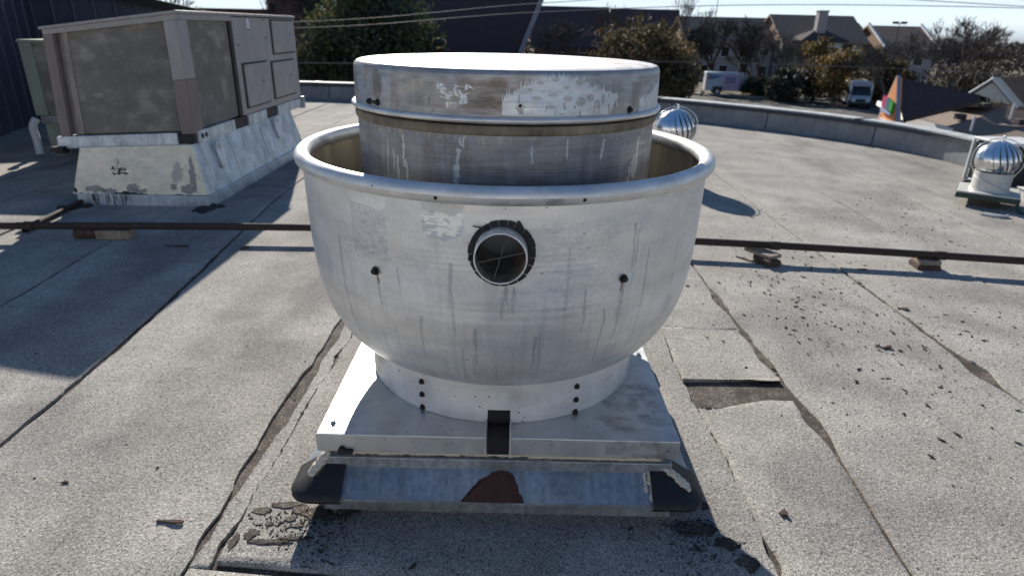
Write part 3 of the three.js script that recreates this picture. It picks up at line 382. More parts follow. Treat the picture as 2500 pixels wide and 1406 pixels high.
// ---- the curb it stands on
const curb = thing('roof_curb', 'galvanised roof curb with sloping skirt and black corner caps under the exhaust fan', 'roof curb');
{
  const sk = (s0, y0, s1, y1, t = 0.003) => { const g = [];  // four sloping skirt faces from half-width s0 at y0 down to s1 at y1
    for (let k = 0; k < 4; k++) g.push(slab([[-s0 + (s0 > 0.5 ? 0.05 : 0), y0, s0], [s0 - (s0 > 0.5 ? 0.05 : 0), y0, s0], [s1 - 0.05, y1, s1], [-s1 + 0.05, y1, s1]], [0, -t, -t]).rotateY(k * Math.PI / 2)); return g; };
  mesh('curb_box', [box(-0.478, 0.478, 0.008, 0.19, -0.478, 0.478)], M.galv, curb);
  mesh('base_strip', [box(-0.488, 0.488, 0.008, 0.058, -0.488, 0.488)], M.galv, curb);
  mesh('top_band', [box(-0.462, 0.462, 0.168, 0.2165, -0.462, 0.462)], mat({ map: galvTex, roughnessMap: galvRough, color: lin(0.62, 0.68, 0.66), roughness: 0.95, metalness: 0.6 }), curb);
  mesh('hood_top', plain(-0.465, 0.465, 0.160, 0.1675, -0.465, 0.465), M.galv, curb);
  const names = ['front', 'right', 'back', 'left'], skirt = sk(0.466, 0.166, 0.552, 0.108);
  skirt.forEach((g, k) => { const m = mesh('skirt_panel', g, M.galv, curb); if (k === 0) {
    m.userData.label = 'front skirt panel with rust patch';
    const R = rng(9), O = [[1125, 1228], [1130, 1221], [1141, 1214], [1149, 1204], [1154, 1194], [1167, 1189], [1171, 1178], [1188, 1173], [1199, 1163], [1212, 1161], [1226, 1158], [1241, 1161], [1253, 1170], [1259, 1184], [1264, 1192], [1267, 1205], [1276, 1216], [1280, 1228]], P = [];
    for (let i = 0; i < O.length - 1; i++) for (let k = 0; k < 5; k++) { const t = k / 5, j = k ? 1 : 0; P.push([-0.097 + (lerp(O[i][0], O[i + 1][0], t) - 1125) * 0.0011 + (R() - 0.5) * 0.0028 * j, (1228 - lerp(O[i][1], O[i + 1][1], t)) / 70 * 0.089 + (R() - 0.5) * 0.0028 * j]); }
    P.push([0.0735, 0]); P[0] = [-0.097, 0]; const N = P.length - 1;
    const to = ([x, h]) => { const f = clamp(h / 0.1037); return [x, lerp(0.108, 0.166, f) + 0.0012, lerp(0.552, 0.466, f) + 0.0012]; };
    mesh('rust_patch', slab(P.map(to), [0, -0.001, -0.0008]), F.rust, m); } });
  mesh('hem', sk(0.5515, 0.1095, 0.5515, 0.101, 0.004).map((g) => g), M.galv, curb);
  const hem2 = [];
  // moulded black corner caps
  for (let k = 0; k < 4; k++) { const c = corner(); c.rotateY(k * Math.PI / 2); const m = mesh('corner_cap', c, M.black, curb); if (k < 2) for (const [x, z, y] of [[0.50, 0.50, 0.158]]) mesh('screw', orient(new THREE.SphereGeometry(0.005, 10, 6), (k ? [x, y, -z * -1 * (k === 1 ? -1 : 1)] : [-x, y, z]), [0, 1, 0]), F.rim, m); }
  function corner() { // quarter-round hood over the front-left corner, fanning from the band to the skirt edge
    const pos = [], idx = [], NA = 30, NR = 6; const wing = 0.045;
    const path = []; path.push([-0.462 + wing, 0]); for (let i = 0; i <= NA; i++) path.push(['a', i / NA]); path.push([0, 0.462 - wing]);
    const pt = (u, f) => { // u along the corner, f from top (0) to hem (1)
      const inn = 0.462, out = 0.563; let X, Z;
      if (u < 0) { const t = -u; X = -(inn + 0) + 0.0 - 0 + t * wing + (f) * 0.0; X = -inn + t * wing; Z = lerp(inn + 0.006, out, f); }
      else if (u > 1) { const t = u - 1; Z = inn - t * wing; X = -lerp(inn + 0.006, out, f); }
      else { const rr = 0.062, c = out - rr, e = (c - inn); let ox, oz; if (u < 0.2) { ox = inn + e * (u / 0.2); oz = out; } else if (u > 0.8) { ox = out; oz = inn + e * ((1 - u) / 0.2); } else { const a = (u - 0.2) / 0.6 * Math.PI / 2; ox = c + Math.sin(a) * rr; oz = c + Math.cos(a) * rr; } X = -lerp(inn + 0.005 * Math.sin(u * Math.PI / 2), ox, f); Z = lerp(inn + 0.006 * Math.cos(u * Math.PI / 2), oz, f); }
      return [X, lerp(0.1715, 0.112, Math.pow(f, 1.08)), Z]; };
    const us = [-1, -0.5, -0.001, ...Array.from({ length: NA + 1 }, (_, i) => i / NA), 1.001, 1.5, 2], rows = us.length;
    for (const u of us) { for (let j = 0; j <= NR; j++) pos.push(...pt(u, j / NR)); const e = pt(u, 1); pos.push(e[0], 0.1, e[2]); pos.push(e[0] * 0.99, 0.1, e[2] * 0.99); }
    const Q = NR + 3; for (let i = 0; i < rows - 1; i++) for (let j = 0; j < Q - 1; j++) { const a = i * Q + j, b = a + 1, c = a + Q, d = c + 1; idx.push(a, c, b, b, c, d); }
    const g = new THREE.BufferGeometry(); g.setAttribute('position', new THREE.Float32BufferAttribute(pos, 3)); g.setIndex(idx); g.computeVertexNormals(); return g;
  }
  // beads and smears of sealant
  const R = rng(41);
  const smear = (pts, w, h) => { const g = []; for (let i = 0; i < pts.length - 1; i++) for (let q = 0; q < 9; q++) { const t = (q + R()) / 9, p = pts[i].map((v, k) => lerp(v, pts[i + 1][k], t)); g.push(new THREE.SphereGeometry(1, 7, 5).scale(w * (0.4 + R() * 0.8), h * (0.35 + R() * 0.75), 0.002 + R() * 0.0035).rotateZ((R() - 0.5) * 1.2).translate(p[0] + (R() - 0.5) * w * 0.7, p[1] + (R() - 0.5) * h * 0.5, p[2])); } return g; };
  const beadPts = []; for (let x = -0.40; x <= 0.46; x += 0.02) beadPts.push([x, 0.2 - 0.004 * R() - (x > 0.1 ? 0.004 : 0), 0.4645]);
  mesh('sealant_bead', smear(beadPts, 0.02, 0.0042), F.caulk, curb);
  const daub = (pts, w, t) => { const g = []; for (let i = 0; i < pts.length - 1; i++) for (let q = 0; q < 6; q++) { const s = (q + R()) / 6, p = pts[i].map((v, k) => lerp(v, pts[i + 1][k], s)), k = w * (0.55 + R() * 0.6); g.push(new THREE.SphereGeometry(1, 9, 6).scale(k * (0.8 + R() * 0.5), t * (0.6 + R() * 0.6), k).rotateX(0.55).rotateY((R() - 0.5) * 1.5).translate(p[0] + (R() - 0.5) * w * 0.5, p[1], p[2] + (R() - 0.5) * w * 0.5)); } return g; };
  mesh('sealant_smear', daub([[-0.468, 0.196, 0.468], [-0.478, 0.180, 0.476], [-0.494, 0.166, 0.49], [-0.508, 0.153, 0.505]], 0.013, 0.004), F.caulk, curb);
  mesh('sealant_smear', [...daub([[0.43, 0.184, 0.464], [0.45, 0.178, 0.466], [0.468, 0.170, 0.474], [0.488, 0.158, 0.488], [0.508, 0.146, 0.504], [0.522, 0.138, 0.516]], 0.012, 0.004), ...daub([[0.416, 0.163, 0.474], [0.418, 0.148, 0.496], [0.42, 0.132, 0.52], [0.422, 0.116, 0.544]], 0.008, 0.003), ...daub([[0.402, 0.162, 0.474], [0.404, 0.146, 0.497], [0.405, 0.13, 0.521]], 0.005, 0.0025)], F.caulk, curb);
}

// ---------------------------------------------------------------- rooftop units, pipework, vents
const taupe = mat({ map: paintTex(156, 151, 149, 18, 201), roughness: 0.55 }), taupeRed = mat({ map: paintTex(126, 114, 108, 20, 203), roughness: 0.6 }), paleGreen = mat({ map: paintTex(142, 152, 138, 22, 205), roughness: 0.6 });
const coilTex = (seed) => dataTex(512, 512, (i, j) => { const l = fbm(i / 70, j / 60, seed, 5, 7, 8), d = fbm(i / 22, j / 26, seed + 4, 4, 23, 19), lint = smooth(0.55, 0.78, l) * 18 + smooth(0.6, 0.8, d) * 10, fin = ((j % 8) < 3 ? -16 : 6), v = 126 + lint + (hash(i, j, seed) - 0.5) * 16 + fin + (l - 0.5) * 34; return [v * 1.03, v * 0.99, v * 0.93]; });
const coilBump = dataTex(64, 512, (i, j) => { const v = (j % 8) < 3 ? 30 : 220; return [v, v, v]; }, { srgb: false });
const coilMat = (s) => mat({ map: coilTex(s), bumpMap: coilBump, bumpScale: 0.004, roughness: 0.9 });
function warp(o, f) { o.traverse((c) => { if (c.isMesh) { const p = c.geometry.attributes.position; for (let i = 0; i < p.count; i++) { const r = f(p.getX(i), p.getY(i), p.getZ(i)); p.setXYZ(i, ...r); } c.geometry.computeVertexNormals(); } }); }
const uvFit = (g, u0, u1, v0, v1, ax = 'x') => { const q = g.index ? g.toNonIndexed() : g, p = q.attributes.position, uv = q.attributes.uv; for (let i = 0; i < p.count; i++) uv.setXY(i, ((ax === 'x' ? p.getX(i) : p.getZ(i)) - u0) / (u1 - u0), (p.getY(i) - v0) / (v1 - v0)); return q; };
{
  const u = thing('rooftop_unit', 'taupe packaged rooftop air conditioner with dark coil faces and access panels', 'air conditioner');
  const X0 = -3.22, X1 = -2.29, Z0 = -2.75, Z1 = -5.2, yb = 0.54, yt = 1.335;
  const cab = mesh('cabinet', [box(X0 + 0.03, X1 - 0.035, yb, yt - 0.03, Z1 + 0.02, Z0 - 0.06), box(X0 + 0.5, X1, yb, yt - 0.02, Z1, -3.66)], taupe, u);
  mesh('lid', box(X0 - 0.014, X1 + 0.014, yt - 0.012, yt + 0.008, Z1 - 0.014, Z0 + 0.014, 0.005), taupe, u);
  mesh('top_rail', [box(X0, X1, yt - 0.05, yt - 0.012, Z0 - 0.05, Z0), box(X1 - 0.05, X1 + 0.001, yt - 0.05, yt - 0.0125, -3.66, Z0 - 0.05)], taupe, u);
  mesh('corner_post', [box(X1 - 0.088, X1, 0.90, yt - 0.0505, Z0 - 0.012, Z0 + 0.002), box(X1 - 0.012, X1 + 0.002, 0.90, yt - 0.0505, Z0 - 0.15, Z0 - 0.012)], taupe, u);
  mesh('corner_post', [box(X1 - 0.088, X1, yb - 0.015, 0.899, Z0 - 0.012, Z0 + 0.002), box(X1 - 0.012, X1 + 0.002, yb - 0.015, 0.899, Z0 - 0.15, Z0 - 0.012)], taupeRed, u);
  mesh('corner_post', [box(X0, X0 + 0.07, yb - 0.03, yt - 0.0505, Z0 - 0.012, Z0 + 0.002), box(X0 - 0.001, X0 + 0.012, yb - 0.03, yt - 0.0505, Z0 - 0.12, Z0 - 0.012), box(X0 + 0.062, X0 + 0.074, yb, yt - 0.0505, Z0 - 0.035, Z0 - 0.0121)], taupeRed, u);
  mesh('coil', uvFit(plain(X0 + 0.155, X1 - 0.08, yb + 0.012, yt - 0.045, Z0 - 0.05, Z0 - 0.03), X0, X0 + 0.9, 0.54, 1.34), coilMat(211), u);
  mesh('coil_edge', box(X0 + 0.115, X0 + 0.156, yb + 0.004, yt - 0.046, Z0 - 0.055, Z0 - 0.022), mat({ map: paintTex(142, 132, 124, 50, 208), roughness: 0.8 }), u);
  mesh('coil', uvFit(plain(X1 - 0.036, X1 - 0.022, yb + 0.012, yt - 0.045, -3.6, Z0 - 0.14), -3.65, -2.75, 0.54, 1.34, 'z'), coilMat(217), u);
  mesh('gap_shade', box(X1 - 0.034, X1 - 0.008, yb + 0.003, yt - 0.051, -3.655, -3.605), M.black, u);  // black strip paints the shade of the gap between coil and cabinet
  for (const [z0, z1, y0, y1] of [[-5.15, -4.5, 1.0, 1.3], [-4.31, -3.74, 0.59, 0.95], [-5.06, -4.41, 0.6, 0.935]]) { const p = mesh('access_panel', box(X1 - 0.002, X1 + 0.016, y0 + 0.008, y1 - 0.008, z0, z1 - 0.03, 0.004), taupe, u); mesh('panel_gap_shade', box(X1 - 0.003, X1 + 0.004, y0 - 0.006, y1 + 0.006, z0 - 0.002, z1, 0.002), M.black, p); mesh('screw', orient(boltHead(0.006, 0.004), [X1 + 0.0155, (y0 + y1) / 2 + 0.02, z0 + 0.16], [1, 0, 0]), M.bolt, p); }  // the black rim paints the shadowed groove round each panel
  for (const [z, y] of [[-4.37, 1.15], [-4.36, 1.3], [-3.72, 1.1], [-4.34, 0.7]]) mesh('screw', orient(boltHead(0.006, 0.004), [X1 + 0.0005, y, z], [1, 0, 0]), M.bolt, u);
  { const sh = new THREE.Shape(); sh.moveTo(-0.026, -0.036); sh.lineTo(-0.026, 0.012); sh.quadraticCurveTo(-0.024, 0.036, 0, 0.046); sh.quadraticCurveTo(0.024, 0.036, 0.026, 0.012); sh.lineTo(0.026, -0.036); sh.closePath(); const ho = new THREE.Path(); ho.moveTo(-0.007, -0.022); ho.lineTo(-0.007, 0.008); ho.quadraticCurveTo(0, 0.024, 0.007, 0.008); ho.lineTo(0.007, -0.022); ho.closePath(); sh.holes.push(ho);
    const g = new THREE.ExtrudeGeometry(sh, { depth: 0.003, bevelEnabled: false }).rotateY(Math.PI / 2).translate(X1 + 0.001, 1.262, -3.98); const e = mesh('emblem', g, mat({ color: lin(0.75, 0.75, 0.78), roughness: 0.4 }), u); mesh('emblem_bar', box(X1 + 0.001, X1 + 0.004, 1.213, 1.222, -4.0, -3.96, 0.001), M.copingEdge, e); }
  const rail = mesh('base_rail', [box(X0 - 0.03, X1 - 0.12, 0.45, yb - 0.004, Z0 - 0.05, Z0 + 0.004), box(X1 - 0.05, X1 + 0.004, 0.445, yb - 0.004, -3.45, Z0 - 0.055), box(X1 - 0.05, X1 + 0.004, 0.445, yb - 0.004, -4.17, -3.75), box(X1 - 0.05, X1 + 0.004, 0.445, yb - 0.004, Z1, -4.48), box(X0, X1 - 0.07, 0.46, yb - 0.008, Z1 + 0.03, Z0 - 0.06)], M.galvPale, u);
  for (const z of [-3.6, -4.325]) mesh('fork_slot', box(X1 - 0.06, X1 - 0.012, 0.447, yb - 0.006, z - 0.148, z + 0.148), M.black, rail);
  mesh('corner_notch_shade', box(X1 - 0.12, X1 - 0.012, 0.452, yb - 0.016, Z0 - 0.045, Z0 - 0.008), M.black, rail);  // black block paints the shade of an open notch in the rail
  for (const z of [-2.86, -2.92]) mesh('lifting_hole', orient(new THREE.CylinderGeometry(0.019, 0.019, 0.004, 20), [X1 + 0.005, 0.495, z], [1, 0, 0]), M.black, rail);
  mesh('end_bracket', box(X1 - 0.02, X1 + 0.03, 0.43, 0.55, Z1 - 0.03, Z1 + 0.03), M.galv, u);
  mesh('conduit_clamp', [box(X0 - 0.06, X0 + 0.03, 0.435, 0.47, Z0 - 0.02, Z0 + 0.05), box(X0 - 0.02, X0 + 0.05, 0.415, 0.44, Z0, Z0 + 0.07)], M.bolt, u);
  mesh('scratch_strip', rod([-2.96, 0.81, Z0 - 0.028], [-2.83, 0.745, Z0 - 0.028], 0.006, 6), mat({ color: lin(0.2, 0.2, 0.19) }), u);
  warp(u, (x, y, z) => { const t = clamp((X1 - x) / (X1 - X0), -0.1, 1.1), b = lerp(0.54, 0.487, t), h = lerp(1.335, 1.215, t); return [x - 0.05 * t * (1 - (y - 0.54) / 0.795) * 0.9, y >= 0.54 ? lerp(b, h, (y - 0.54) / 0.795) : y - 0.053 * t * smooth(0.3, 0.45, y), z]; });
}
{ // flared sheet-metal curb below it
  const c = thing('roof_curb', 'flared sheet metal curb with lifting lugs and tar spots under the rooftop air conditioner', 'roof curb');
  const front = canvasTex(1024, 512, (g, W, H) => { const R = rng(301); g.fillStyle = 'rgb(236,227,203)'; g.fillRect(0, 0, W, H);
    for (let i = 0; i < 200; i++) { g.fillStyle = `rgba(${['206,202,186', '238,234,218', '188,187,178'][i % 3]},${0.05 + R() * 0.12})`; blobPath(g, R() * W, R() * H, 20 + R() * 90, 14 + R() * 60, R); }
    g.fillStyle = 'rgba(112,112,116,0.7)'; blobPath(g, W * 0.17, H * 0.90, 70, 34, R, 20); blobPath(g, W * 0.27, H * 0.93, 60, 26, R, 20); blobPath(g, W * 0.45, H * 0.85, 46, 40, R, 20); blobPath(g, W * 0.49, H * 0.92, 70, 26, R, 20); blobPath(g, W * 0.75, H * 0.82, 26, 26, R, 16); blobPath(g, W * 0.86, H * 0.86, 50, 44, R, 20); blobPath(g, W * 0.9, H * 0.6, 26, 150, R, 20); g.fillStyle = 'rgba(120,122,128,0.4)'; blobPath(g, W * 0.79, H * 0.55, 40, 110, R, 20);
    g.fillStyle = 'rgb(26,28,30)'; for (let i = 0; i < 40; i++) blobPath(g, W * (0.37 + (R() - 0.5) * 0.12), H * (0.53 + (R() - 0.5) * 0.14), 2 + R() * 13, 2 + R() * 9, R); for (let i = 0; i < 8; i++) run(g, W * (0.33 + R() * 0.12), H * (0.3 + R() * 0.1), 60, 2, R);
    for (let i = 0; i < 50; i++) blobPath(g, W * (R() < 0.7 ? 0.3 + R() * 0.25 : R() * 0.9), H * 0.985, 6 + R() * 26, 3 + R() * 9, R); blobPath(g, W * 0.4, H * 0.97, 70, 18, R, 24); blobPath(g, W * 0.02, H * 0.93, 12, 30, R);
  }, (i, j, k) => { const n = (hash(i, j, 3) - 0.5) * 9 + (fbm(i / 40, j / 40, 309, 4) - 0.5) * 26; return [k[0] + n, k[1] + n, k[2] + n]; });
  const fm = mat({ map: front, roughness: 0.55, metalness: 0.1 });
  mesh('front_panel', uvFit(slab([[-3.12, 0.412, -2.71], [-2.3, 0.452, -2.71], [-2.225, 0.095, -2.665], [-3.215, 0.085, -2.665]], [0, 0, -0.03]), -3.215, -2.22, 0.085, 0.455), fm, c);
  mesh('side_panel', slab([[-2.3, 0.452, -2.711], [-2.3, 0.44, -4.85], [-2.215, 0.095, -4.9], [-2.215, 0.095, -2.668]], [-0.03, 0, 0]), M.galvPale, c);
  for (const z of [-3.28, -3.86]) { mesh('panel_seam', slab([[-2.2975, 0.447, z], [-2.2975, 0.447, z - 0.018], [-2.2125, 0.1, z - 0.018], [-2.2125, 0.1, z]], [-0.008, 0, 0]), M.galvPale, c); }
  mesh('patch_plate', slab([[-2.283, 0.40, -3.95], [-2.283, 0.40, -4.15], [-2.226, 0.16, -4.15], [-2.226, 0.16, -3.95]], [-0.008, 0, 0]), M.galvPale, c);
  for (const [z, y] of [[-3.02, 0.34], [-4.3, 0.36]]) { const s = new THREE.Shape(); s.absarc(0, 0.05, 0.042, -0.25, Math.PI + 0.25, false); s.lineTo(-0.022, -0.11); s.lineTo(0.022, -0.11); s.closePath(); const h = new THREE.Path(); h.absarc(0, 0.055, 0.02, 0, TAU, true); s.holes.push(h); const l = mesh('lifting_lug', new THREE.ExtrudeGeometry(s, { depth: 0.008, bevelEnabled: true, bevelSize: 0.003, bevelThickness: 0.003, bevelSegments: 2 }).rotateY(Math.PI / 2 - 0.3).rotateZ(0.12).translate(-2.285 + (0.452 - y) * 0.24 + 0.012, y, z), M.galvPale, c); mesh('washer', orient(new THREE.CylinderGeometry(0.02, 0.022, 0.006, 18), [-2.278 + (0.452 - y) * 0.24 + 0.012, y + 0.055, z], [1, 0.2, 0]), F.caulk, l); }
  mesh('foot_strip', [box(-3.185, -2.212, 0.004, 0.09, -2.70, -2.655), box(-2.25, -2.2, 0.004, 0.094, -4.92, -2.70)], M.galvPale, c);
  const R = rng(311), drips = []; for (let i = 0; i < 13; i++) { const x = -3.09 + R() * 0.3, L = 0.02 + R() * 0.05; drips.push(new THREE.SphereGeometry(1, 6, 5).scale(0.004, L, 0.002).translate(x, 0.086 - L * 0.7, -2.654)); }
  mesh('tar_drips', drips, M.black, c);
  { const R2 = rng(317), cl = []; for (const [cx, cz] of [[-3.16, -2.58], [-2.24, -2.56], [-2.2, -2.66]]) for (let i = 0; i < 16; i++) cl.push(new THREE.IcosahedronGeometry(1, 1).scale(0.02 + R2() * 0.03, 0.006 + R2() * 0.014, 0.015 + R2() * 0.025).rotateY(R2() * 6).translate(cx + (R2() - 0.5) * 0.16, 0.012, cz + (R2() - 0.5) * 0.12)); mesh('tar_clump', cl, M.litter, c); }
  mesh('inner_box', plain(-3.1, -2.33, 0.01, 0.45, -4.8, -2.75), M.galvPale, c);
}
{ // second unit further back
  const u = thing('rooftop_unit', 'pale green rooftop air conditioner half hidden behind the taupe one', 'air conditioner');
  const X0 = -4.62, X1 = -3.5, Z0 = -4.4, Z1 = -6.2;
  mesh('cabinet', box(X0 + 0.02, X1, 0.4, 1.06, Z1, Z0 - 0.03), paleGreen, u);
  mesh('lid', box(X0 - 0.01, X1 + 0.01, 1.06, 1.085, Z1 - 0.01, Z0 + 0.012, 0.006), paleGreen, u);
  mesh('corner_post', box(X0, X0 + 0.12, 0.4, 1.0598, Z0 - 0.028, Z0 + 0.004), paleGreen, u);
  mesh('coil', uvFit(plain(X0 + 0.12, X1 - 0.1, 0.42, 1.03, Z0 - 0.028, Z0 - 0.01), -4.4, -3.5, 0.4, 1.2), coilMat(231), u);
  mesh('base_rail', box(X0 + 0.03, X1, 0.32, 0.398, Z1, Z0 - 0.01), M.galv, u);
  for (const [x, z] of [[X0 + 0.1, Z0 - 0.1], [X1 - 0.1, Z0 - 0.1], [X0 + 0.1, Z1 + 0.1], [X1 - 0.1, Z1 + 0.1]]) mesh('leg', box(x - 0.06, x + 0.06, 0.008, 0.319, z - 0.06, z + 0.06), paleGreen, u);
  mesh('drain_elbow', curve([[X0 - 0.03, 0.36, Z0 - 0.03], [X0 - 0.05, 0.3, Z0 + 0.01], [X0 - 0.04, 0.15, Z0 + 0.02], [X0 - 0.02, 0.03, Z0 + 0.05]], 0.035, 16, 10), mat({ color: lin(0.6, 0.62, 0.64), roughness: 0.5 }), u);
}
{ // dark ribbed metal wall of the raised part of the building
  const w = thing('metal_wall', 'dark standing seam metal wall rising behind the air conditioners', 'wall');
  const navy = mat({ map: paintTex(88, 93, 106, 22, 241), roughness: 0.55, metalness: 0.2 }), navy2 = mat({ map: paintTex(74, 79, 92, 22, 243), roughness: 0.55, metalness: 0.2 });
  const ang = Math.atan2(-2.9, -1.0);
  const A = [-5.5, -4.3], B = [-6.45, -7.3], n = 10, dx = (B[0] - A[0]) / n, dz = (B[1] - A[1]) / n;
  for (let i = -6; i < n; i++) { const x = A[0] + dx * i, z = A[1] + dz * i; const g = slab([[x, -0.02, z], [x + dx * 0.985, -0.02, z + dz * 0.985], [x + dx * 0.985, 2.4, z + dz * 0.985], [x, 2.4, z]], [-0.1, 0, 0.03]); mesh('wall_panel', g, navy2, w); mesh('standing_seam', rod([x, 0, z], [x, 2.4, z], 0.022, 6), navy2, w); }
  const top = (x) => 1.485 - 0.19 * (x + 4.85);
  for (let x = -6.45; x < -4.15; x += 0.28) { const x1 = Math.min(x + 0.276, -4.15); mesh('wall_panel', slab([[x, -0.02, -7.3], [x1, -0.02, -7.3], [x1, top(x1), -7.3], [x, top(x), -7.3]], [0, 0, -0.1]), navy, w); mesh('standing_seam', rod([x, 0, -7.29], [x, top(x), -7.29], 0.018, 6), navy, w); }
  mesh('rake_trim', slab([[-6.5, top(-6.5) + 0.06, -7.2], [-4.05, top(-4.05) + 0.06, -7.2], [-4.05, top(-4.05) - 0.05, -7.2], [-6.5, top(-6.5) - 0.05, -7.2]], [0, 0, -0.06]), M.litter, w);
  mesh('roof_slope', slab([[-6.5, top(-6.5) + 0.03, -7.27], [-4.05, top(-4.05) + 0.03, -7.27], [-4.05, top(-4.05) - 0.9, -9.9], [-6.5, top(-6.5) - 0.9, -9.9]], 0.05), M.litter, w);
  
}
{ // gas pipe across the roof on timber blocks
  const p = thing('gas_pipe', 'long dark brown gas pipe running across the roof on blocks', 'pipe');
  const pts = [[-6.5, 0.092, -1.62], [-4.6, 0.092, -1.74], [-3.12, 0.092, -1.83], [-2.4, 0.092, -1.885], [-1.24, 0.092, -1.935], [0, 0.092, -1.9], [1.165, 0.092, -1.834], [2.1, 0.092, -1.729], [3.0, 0.092, -1.60], [4.75, 0.092, -1.33]];
  mesh('pipe_run', curve(pts, 0.0225, 140, 14), M.rustyPipe, p);
  for (const [x, z] of [[-2.95, -1.843], [2.55, -1.667], [1.62, -1.785]]) mesh('coupling', orient(new THREE.CylinderGeometry(0.0265, 0.0265, 0.06, 16), [x, 0.092, z], [1, 0, 0.1]), M.rustyPipe, p);
  single('branch_pipe', curve([[-3.07, 0.03, -1.94], [-3.1, 0.03, -2.1], [-3.17, 0.03, -2.7], [-3.35, 0.03, -4.0], [-3.5, 0.03, -4.35]], 0.017, 40, 10), M.rustyPipe, 'thin dark pipe lying on the roof beside the rooftop unit curb', 'pipe');
  const blk = (x, y, z, w, h, d, a, m, label, gr = 'timber blocks under the gas pipe') => { const o = single('timber_block', metreUV(new RoundedBoxGeometry(w, h, d, 2, 0.004), 3), m, label, 'block', gr); o.position.set(x, y + h / 2, z); o.rotation.y = a; };
  blk(1.55, 0.012, -1.70, 0.09, 0.034, 0.15, 0.25, M.woodDark, 'dark block at the bottom of the crooked stack under the gas pipe'); blk(1.54, 0.0465, -1.755, 0.10, 0.021, 0.20, 0.5, M.wood, 'pale skewed board on top of the crooked stack under the gas pipe');
  blk(2.485, 0.012, -1.68, 0.13, 0.027, 0.12, -0.1, M.woodDark, 'dark lower block of the square stack under the gas pipe'); blk(2.49, 0.0395, -1.685, 0.12, 0.029, 0.11, -0.05, M.wood, 'grey upper block of the square stack under the gas pipe');
  blk(-2.46, 0.012, -1.89, 0.2, 0.056, 0.09, 0.08, M.wood, 'grey block lying under the gas pipe in the air conditioner shadow');
  { const o = single('timber_block', metreUV(new THREE.CylinderGeometry(0.032, 0.032, 0.16, 14).rotateZ(Math.PI / 2), 3), M.woodDark, 'short round dark log under the gas pipe beside a grey block', 'block', 'timber blocks under the gas pipe'); o.position.set(-2.62, 0.041, -1.88); o.rotation.y = 0.15; }
  const st = single('thin_stick', rod([1.40, 0.013, -1.80], [1.50, 0.014, -1.665], 0.004, 6), M.woodDark, 'thin stick lying beside the crooked stack of blocks', 'stick');
}
const chrome = mat({ color: lin(0.82, 0.83, 0.84), roughness: 0.22, metalness: 1, side: THREE.DoubleSide });
const turbineWhite = mat({ map: paintTex(196, 196, 190, 14, 251), roughness: 0.45, metalness: 0.2 });
function turbine(label, [x, y, z], R, neckR, neckH, baseY) {
  const t = thing('turbine_vent', label, 'turbine vent', 'turbine vents on the roof', [x, 0, z]);
  const n = 20, cy = y, open = 1.25;
  for (let k = 0; k < n; k++) { // curved vane: a slice of the ball, turned open like a blade
    const pos = [], idx = [], NU = 14, NV = 4, w = TAU / n * 1.4;
    for (let i = 0; i <= NU; i++) { const th = lerp(0.30, 2.42, i / NU), rr = Math.sin(th) * R, yy = cy + Math.cos(th) * R * 0.92; for (let j = 0; j <= NV; j++) { const s = j / NV, a = k / n * TAU + (s - 0.5) * w + 0.55 * (i / NU - 0.5), rad = rr * (1.03 - 0.13 * s * open) - 0.004 * Math.sin(s * Math.PI) * -1.5; pos.push(Math.sin(a) * rad, yy, Math.cos(a) * rad); } }
    for (let i = 0; i < NU; i++) for (let j = 0; j < NV; j++) { const a = i * (NV + 1) + j, b = a + 1, c = a + NV + 1, d = c + 1; idx.push(a, c, b, b, c, d); }
    const g = new THREE.BufferGeometry(); g.setAttribute('position', new THREE.Float32BufferAttribute(pos, 3)); g.setIndex(idx); g.computeVertexNormals(); mesh('vane', metreUV(g), chrome, t);
  }
  mesh('crown', lathe([[0.002, cy + R * 0.955], [R * 0.12, cy + R * 0.95], [R * 0.3, cy + R * 0.89], [R * 0.33, cy + R * 0.86]].reverse(), 40), chrome, t);
  mesh('spindle', [new THREE.CylinderGeometry(0.008, 0.01, 0.03, 10).translate(0, cy + R * 0.96 + 0.012, 0), new THREE.SphereGeometry(0.012, 10, 8).translate(0, cy + R * 0.96 + 0.03, 0)], chrome, t);
  mesh('lower_ring', ring(R * 0.68, 0.008, cy - R * 0.68, 48, 8), chrome, t);
  mesh('brace', [curve([[neckR, cy - R * 0.8, -0.01], [R * 1.1, cy - R * 0.2, -0.01], [R * 1.0, cy + R * 0.55, -0.01], [R * 0.4, cy + R * 1.0, 0], [0, cy + R * 1.06, 0]], 0.004, 30, 6), curve([[-neckR, cy - R * 0.8, 0.01], [-R * 1.1, cy - R * 0.2, 0.01], [-R * 1.0, cy + R * 0.55, 0.01], [-R * 0.4, cy + R * 1.0, 0], [0, cy + R * 1.06, 0]], 0.004, 30, 6)], chrome, t);
  const neck = mesh('neck', lathe([[neckR * 1.08, baseY], [neckR, baseY + 0.02], [neckR, cy - R * 0.62], [neckR * 0.96, cy - R * 0.62]], 60), turbineWhite, t);
  const r2 = ring(neckR * 1.012, 0.006, 0, 60, 8).rotateZ(-0.32).translate(0, baseY + (cy - R * 0.7 - baseY) * 0.48, 0); mesh('neck_band', r2, turbineWhite, neck);
  mesh('inner_shaft', new THREE.CylinderGeometry(0.012, 0.012, R * 1.9, 10).translate(0, cy, 0), M.black, t);
  return t;
}
